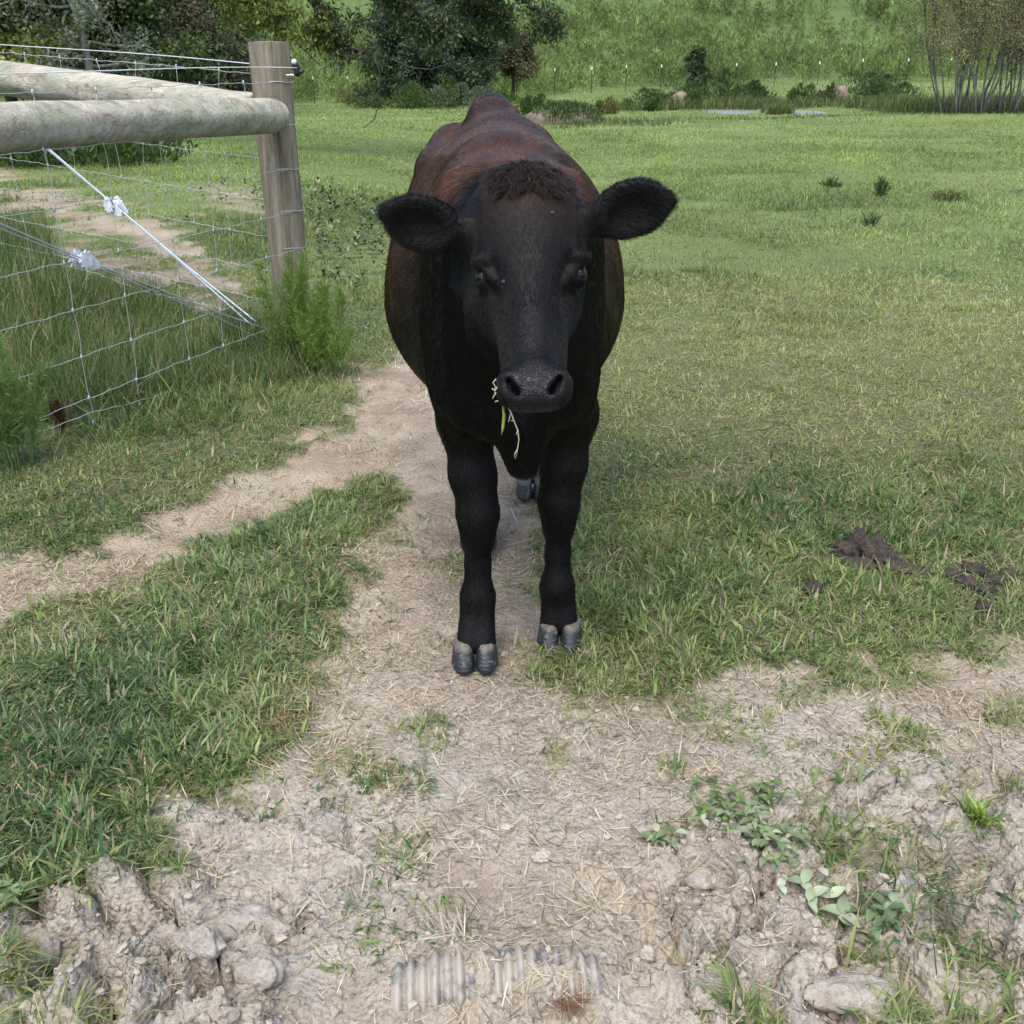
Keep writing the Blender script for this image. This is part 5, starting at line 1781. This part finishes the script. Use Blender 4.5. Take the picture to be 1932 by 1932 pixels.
STONES = [(952, 1548, (.019, .013, .009), 'flat pale stone lying in the middle of the dirt'), (1021, 1608, (.020, .017, .013), 'rough whitish clod of stone nearest the middle'), (1224, 1776, (.014, .012, .018), 'upright squarish pale stone right of the drain pipe'), (1203, 1782, (.009, .006, .004), 'thin pale stone chip beside the squarish stone'), (1780, 1478, (.026, .020, .016), 'largest pale lump on the dry bank at the right'), (677, 1553, (.010, .007, .006), 'small yellowish pebble left of the flat stone'), (868, 1490, (.012, .008, .007), 'small white shell-like pebble among dry straw'), (782, 1652, (.009, .005, .004), 'tiny pale pebble left of the drain pipe end')]
for i, (u, v, rad, lab) in enumerate(STONES):
    p = gp(u, v)
    rock('stone', lab, 'stone', (p[0], p[1], gz1(p) + rad[2] * .35), rad, m_stone, 20 + i, .75, 11)
BOULD = [(1283, 41.5, (.36, .33, .40), 'single pink boulder on the far pond bank'), (1582, 43, (.34, .3, .42), 'tall pink rock at the right end of the rock pile'), (1548, 42.5, (.55, .35, .34), 'low broad pink rock in the middle of the rock pile'), (1514, 42, (.35, .25, .26), 'small pink rock at the left end of the rock pile')]
for i, (u, y, rad, lab) in enumerate(BOULD):
    p = gxy(u, y)
    rock('boulder', lab, 'boulder', (p[0], p[1], p[2] + rad[2] * .45), rad, m_pink, 50 + i, .3)
m_mud, nt, b = new_mat('dried_mud')
co = coords(nt)
f = noise_fac(nt, 26, 6, .65, co); f2 = noise_fac(nt, 110, 5, .7, co)
c = ramp(nt, f, [(.32, (.30, .275, .235)), (.52, (.39, .36, .315)), (.70, (.48, .45, .40))])
nt.links.new(mix(nt, 1.0, c, ramp(nt, f2, [(.30, (.80, .78, .76)), (.55, (1.05, 1.05, 1.05))]), 'MULTIPLY'), b.inputs['Base Color'])
b.inputs['Roughness'].default_value = .95; b.inputs['Specular IOR Level'].default_value = .1
bump(nt, b, math_n(nt, 'ADD', f, f2), .8, .010)
CLODS = [(462, 1728, (.080, .048, .034), 'largest clod, flat and grey, in the broken mud at the lower left'), (388, 1806, (.034, .030, .030), 'rounded grey clod just in front of the largest flat clod'), (490, 1842, (.038, .028, .028), 'squarish pale clod right of the deep hoof hole'), (305, 1752, (.036, .032, .036), 'tall knobbly clod left of the largest flat clod'), (78, 1778, (.040, .028, .042), 'upright split clod close to the left edge of the mud'), (552, 1532, (.028, .018, .017), 'crumbly lump beside a small hole below the grass island'), (1325, 1622, (.042, .026, .020), 'broken mud lump left of the trailing weeds'), (1612, 1862, (.085, .034, .022), 'broad split ledge of mud at the lower right'), (1740, 1480, (.030, .020, .016), 'crusty lump left of the largest pale stone on the bank'), (1215, 1545, (.026, .020, .018), 'dome of dry mud behind the few dusty leaves')]
for i, (u, v, rad, lab) in enumerate(CLODS):
    p = gp(u, v)
    d = IV3 / np.linalg.norm(IV3, axis=1)[:, None]
    r = np.random.default_rng(300 + i)
    k = np.ones(len(d))
    for _ in range(6):
        n_ = unit(r.normal(0, 1, 3)); h_ = r.uniform(.70, .95); dd = d @ n_
        k = np.minimum(k, np.where(dd > .05, h_ / np.maximum(dd, .05), 9))
    k += .55 * (fbm(d[:, 0] * 2.2 + i, d[:, 1] * 2.2 - d[:, 2] * 1.6, .8, 5, 310 + i) - .5) + .16 * (fbm(d[:, 0] * 11, d[:, 1] * 11 + d[:, 2] * 9, .8, 4, 330 + i) - .5)
    me = mesh_from('mud_clod', d * k[:, None] * np.asarray(rad), [IF3], m_mud)
    tag(link('mud_clod', me, None, [p[0], p[1], gz1(p) + rad[2] * .12]), lab, 'clod')
# earth mound with grass on it, right behind the cow
p = gxy(1062, 29)
mound_m = rock_mat('mound_earth', (.085, .07, .05), (.20, .175, .13), 5)
r = np.random.default_rng(71)
root = empty('earth_mound', p, 'low stony earth mound grown over with grass, right behind the cow', 'mound')
d = IV3.copy()
k = 1 + .22 * (fbm(d[:, 0] * 2 + 5, d[:, 1] * 2 + d[:, 2], .8, 4, 72) - .5)
V = d * k[:, None] * np.array([1.05, .8, .46]) + p + [0, 0, .02]
link('earth', mesh_from('earth', V, [IF3], mound_m), root)
n = 2600
a = r.random(n) * 6.283; q = np.sqrt(r.random(n))
x = .15 + 1.0 * q * np.cos(a) + .0; y = .75 * q * np.sin(a) - .1
zz = .46 * np.sqrt(np.clip(1 - (x / 1.05) ** 2 - (y / .8) ** 2, 0, 1)) * .95
ok = (x > -.5) | (r.random(n) < .35)
P = (np.stack([x, y, zz], 1) + p)[ok]; n = len(P)
bt = Batch(); bt.add(*blades(P, r.uniform(.10, .26, n), np.full(n, .022), r.random(n) * 6.283, np.abs(r.normal(0, .45, n)), np.abs(r.normal(.7, .4, n)), pick([(.066, .115, .035), (.09, .14, .045), (.05, .09, .03)], n, r)))
bt.build('mound_grass', m_grass, root)

# dung and dark clods on the grass
m_dung, nt, b = new_mat('dry_dung')
f = noise_fac(nt, 45, 6, .7, coords(nt))
nt.links.new(ramp(nt, f, [(.3, (.022, .017, .014)), (.55, (.050, .040, .033)), (.75, (.13, .11, .09))]), b.inputs['Base Color'])
b.inputs['Roughness'].default_value = .9; bump(nt, b, f, .9, .008)
def dung(pts, label, seed):
    r = np.random.default_rng(seed)
    allV, allF, n0 = [], [], 0
    c0 = gp(*pts[0][:2])
    for (u, v, rad, zz) in pts:
        c = gp(u, v); z = gz1(c)
        d = IV3
        k = 1 + .9 * (fbm(d[:, 0] * 2.4 + seed + u, d[:, 1] * 2.4 + d[:, 2] * 1.7, .8, 4, seed) - .5) + .5 * (fbm(d[:, 0] * 9, d[:, 1] * 9 + d[:, 2] * 7, .8, 3, seed + 3) - .5)
        V = d * k[:, None] * np.array([rad, rad * .9, zz]) + [c[0], c[1], z + zz * .25]
        allV.append(V); allF.append(IF3 + n0); n0 += len(V)
    me = mesh_from('dung', np.concatenate(allV), [np.concatenate(allF)], m_dung)
    return tag(link('cow_dung', me), label, 'dung')
dung([(1592, 1045, .040, .040), (1618, 1036, .036, .056), (1645, 1046, .046, .050), (1668, 1062, .045, .036), (1700, 1078, .050, .026), (1620, 1070, .050, .022), (1735, 1085, .04, .02)], 'dark lumpy dried cow dung in the grass', 91)
dung([(1795, 1088, .032, .018), (1838, 1076, .035, .024), (1880, 1096, .040, .022), (1825, 1106, .032, .018), (1862, 1118, .03, .016), (1905, 1082, .028, .016)], 'broad flat patch of crumbled dung at the right edge', 92)
dung([(1535, 1118, .030, .022)], 'small grey lump of dung half hidden in the grass', 93)
dung([(1855, 1150, .022, .020), (1845, 1165, .014, .010)], 'upright dark clod below the flat dung patch', 94)

# corrugated drain pipe breaking through the dirt
m_pipe, nt, b = new_mat('dusty_black_plastic')
co = coords(nt)
nrm = nd(nt, 'ShaderNodeNewGeometry')
dust = math_n(nt, 'ADD', math_n(nt, 'MULTIPLY', noise_fac(nt, 32, 5, .65, co), .75), math_n(nt, 'MULTIPLY', noise_fac(nt, 9, 3, .5, co), .5))
dc = ramp(nt, dust, [(.42, (.045, .050, .060)), (.52, (.15, .15, .15)), (.64, (.33, .305, .26))])
nt.links.new(dc, b.inputs['Base Color'])
b.inputs['Roughness'].default_value = .7; b.inputs['Specular IOR Level'].default_value = .3
bump(nt, b, noise_fac(nt, 120, 4, .7, co), .5, .002)
ex, ey = PIPE_B - PIPE_A; Lp = math.hypot(ex, ey); ux, uy = ex / Lp, ey / Lp
nr, per = 17, 16
nrow = nr * per
seg = 40
V = []
for i in range(nrow + 1):
    t = -.012 + (Lp + .024) * i / nrow
    ph = (i % per) / per
    rid = (.5 - .5 * math.cos(2 * math.pi * ph)) ** .65 * (.85 + .15 * math.sin((i // per) * 2.7))        # flat-topped ridges
    rad = .0455 + .0115 * rid
    zc = -.032 + .014 * math.sin(math.pi * np.clip(t / Lp, 0, 1)) + .003 * math.sin(t * 23)
    cx, cyy = PIPE_A[0] + ux * t + uy * .0, PIPE_A[1] + uy * t + .012 * math.sin(math.pi * t / Lp)
    for j in range(seg):
        a = 2 * math.pi * j / seg
        sag = 1 - .10 * max(0, math.sin(a)) * math.exp(-((t - .155) / .04) ** 2)
        V.append((cx - uy * rad * math.cos(a) * 1.05, cyy + ux * rad * math.cos(a) * 1.05, zc + rad * sag * math.sin(a)))
Q = []
for i in range(nrow):
    for j in range(seg):
        k = (j + 1) % seg
        Q.append((i * seg + j, i * seg + k, (i + 1) * seg + k, (i + 1) * seg + j))
me = mesh_from('drain_pipe', V, [np.array(Q)], m_pipe)
tag(link('drain_pipe', me), 'dusty black corrugated drain pipe half buried in the dirt', 'pipe')
# withered root tuft lying beside the pipe
r = np.random.default_rng(95)
def tuft(name, label, u, v, n, L0, L1, W, cols, seed, flat=1.25, cat='grass tuft', bias=None):
    r = np.random.default_rng(seed)
    p = gp(u, v); z = gz1(p)
    az = r.random(n) * 6.283 if bias is None else r.normal(bias, .8, n)
    l1 = np.clip(r.normal(flat, .25, n), .1, 1.5)
    P = np.stack([p[0] + r.normal(0, .010, n), p[1] + r.normal(0, .008, n), np.full(n, z + .004)], 1)
    bt = Batch(); bt.add(*blades(P, r.uniform(L0, L1, n), W * r.uniform(.7, 1.4, n), az, l1, np.clip(l1 + r.normal(.15, .25, n), 0, 1.6), pick(cols, n, r), r.normal(0, .6, n)))
    return tag(bt.build(name, m_straw), label, cat)
tuft('root_tuft', 'withered reddish root tuft lying in front of the drain pipe', 1072, 1885, 110, .02, .055, .0016, [(.22, .14, .09), (.30, .21, .14), (.16, .10, .065)], 96, 1.15, bias=-1.0)
tuft('straw_tuft', 'bleached fan of straw stems just above the drain pipe', 862, 1795, 14, .05, .10, .0022, [(.46, .42, .32), (.38, .33, .24)], 97, 1.42, bias=2.6)
tuft('straw_tuft', 'matted grey heap of dry grass on the right-hand bank', 1660, 1530, 420, .04, .12, .0016, [(.22, .18, .13), (.30, .25, .18), (.17, .135, .10)], 98, 1.35)
tuft('grass_tuft', 'bright lime green grass tuft on the dry bank at the right', 1848, 1560, 46, .04, .085, .0042, [(.19, .29, .05), (.15, .25, .045), (.22, .30, .07)], 99, .75)
tuft('straw_tuft', 'reddish dead grass wisp at the edge of the grass island', 525, 1368, 60, .03, .07, .0012, [(.34, .22, .14), (.28, .18, .11)], 100, 1.2)

# stems hanging from the cow's mouth
mo = H(.985, -.052, -.052)
r = np.random.default_rng(103)
m_gb = simple_mat('fresh_grass_stem', (.20, .28, .05), .5, .3, .15, 60)
m_rs = simple_mat('pale_root', (.52, .45, .34), .7, .2, .2, 60)
p0 = at(949, 762, 1.62)
mb = MB(); mb.tube([p0, at(951, 785, 1.615), at(949, 805, 1.612), at(946, 821, 1.61)], [.0022, .0030, .0028, .0008], 6)
tag(mb.build('grass_sprig', m_gb), 'green grass blade hanging from the cow\'s mouth', 'grass blade')
mb = MB()
main = [(956, 764), (964, 778), (970, 795), (977, 812), (979, 830), (976, 848), (974, 862)]
mb.tube([at(u, v, 1.60 + .002 * i) for i, (u, v) in enumerate(main)], np.linspace(.0012, .0008, len(main)), 5)
for pts in ([(964, 778), (961, 790), (959, 797)], [(970, 795), (964, 793)], [(977, 812), (974, 820)], [(976, 848), (971, 856), (972, 866)]):
    mb.tube([at(u, v, 1.605) for u, v in pts], .0007, 5)
tag(mb.build('grass_root', m_rs), 'pale branching grass root dangling from the cow\'s mouth', 'grass root')
mb = MB()
for pts in ([(933, 745), (934, 728), (930, 722), (936, 715)], [(928, 733), (934, 738), (938, 730)], [(929, 752), (936, 741)], [(934, 758), (940, 756)]):
    mb.tube([at(u, v, 1.60) for u, v in pts], .0009, 5)
tag(mb.build('straw_bits', m_rs), 'pale straw bits stuck to the cow\'s lip', 'straw')

# flies sitting on the face
m_fly = simple_mat('fly_body', (.02, .02, .022), .4, .4, .2, 200)
m_wing = simple_mat('fly_wing', (.05, .05, .052), .5, .3, .1, 200)
for (s, t, n_, lab) in ((.46, -.062, -.020, 'fly sitting under the cow\'s left-hand eye in the picture'), (.18, .040, .008, 'fly sitting on the cow\'s forehead')):
    c = H(s, t, n_)
    # drop it onto the hide
    i = np.argmin(((Vc - c) ** 2).sum(1)); c = Vc[i] + Nc[i] * .004
    e = empty('fly', c, lab, 'fly')
    mb = MB(); mb.add(*uv_ball(c, (.0035, .0020, .0018), HB, 10, 8)); mb.build('body', m_fly, e)
    mb = MB()
    for w in (-1, 1): mb.add(*uv_ball(c + ha * .003 + ht * w * .0018 + hn * .0018, (.0030, .0010, .0004), HB, 10, 6))
    mb.build('wings', m_wing, e)

# steel fence posts along the foot of the hill
m_steel = simple_mat('green_steel', (.020, .035, .022), .6, .3, .2, 10)
m_tip = simple_mat('white_paint', (.80, .80, .78), .5, .3, .05, 10)
tp_h = 1.55
def tpost(loc):
    root = empty('fence_post', loc)
    mb = MB(); mb.box((loc[0], loc[1], loc[2] + .62), (.018, .005, .72)); mb.box((loc[0], loc[1] - .0235, loc[2] + .62), (.005, .018, .72)); mb.build('shaft', m_steel, root, False)
    mb = MB(); mb.box((loc[0], loc[1], loc[2] + 1.425), (.030, .022, .085)); mb.build('tip', m_tip, root, False)
    return root
TP = [324.6, 372, 421.7, 590, 655.6, 728, 807.6, 860, 914.8, 974.5, 1047, 1117, 1182, 1248.6, 1390.6, 1464.6, 1547, 1629, 1715, 1796]
TPV = [150, 151, 149, 144, 143.5, 143.5, 147.6, 147.6, 142, 134, 128.5, 126, 123, 121.7, 119, 117.6, 115.5, 111, 110, 107.7]
WHERE = ['seen between the rails, leftmost of three', 'seen between the rails, middle of three', 'seen between the rails, nearest the corner post', 'just right of the insulator', 'left of the hanging twig', 'at the left edge of the left cedar', 'in front of the left cedar', 'between the two cedars', 'at the right edge of the right cedar', 'at the foot of the small reddish tree', 'first one right of the small reddish tree', 'second one right of the small reddish tree', 'third one right of the small reddish tree', 'left of the lone dark cedar', 'above the broad dark shrub by the pond', 'between the two pink rock piles', 'above the farther pink rock pile', 'above the shrub right of the rocks', 'left of the willow clump', 'seen through the willow stems']
for i, (u, v, w) in enumerate(zip(TP, TPV, WHERE)):
    yy = 68.5
    top = at(u, v, yy)
    # stands on the ground below; its foot may be hidden in weeds
    zg = float(zmacro(top[0], yy))
    root = tpost((float(top[0]), yy, float(max(top[2] - 1.51, zg - .35) if abs(top[2] - 1.51 - zg) < .35 else zg)))
    tag(root, 'white-tipped steel fence post ' + w, 'fence post', 'white-tipped fence posts along the foot of the hill')
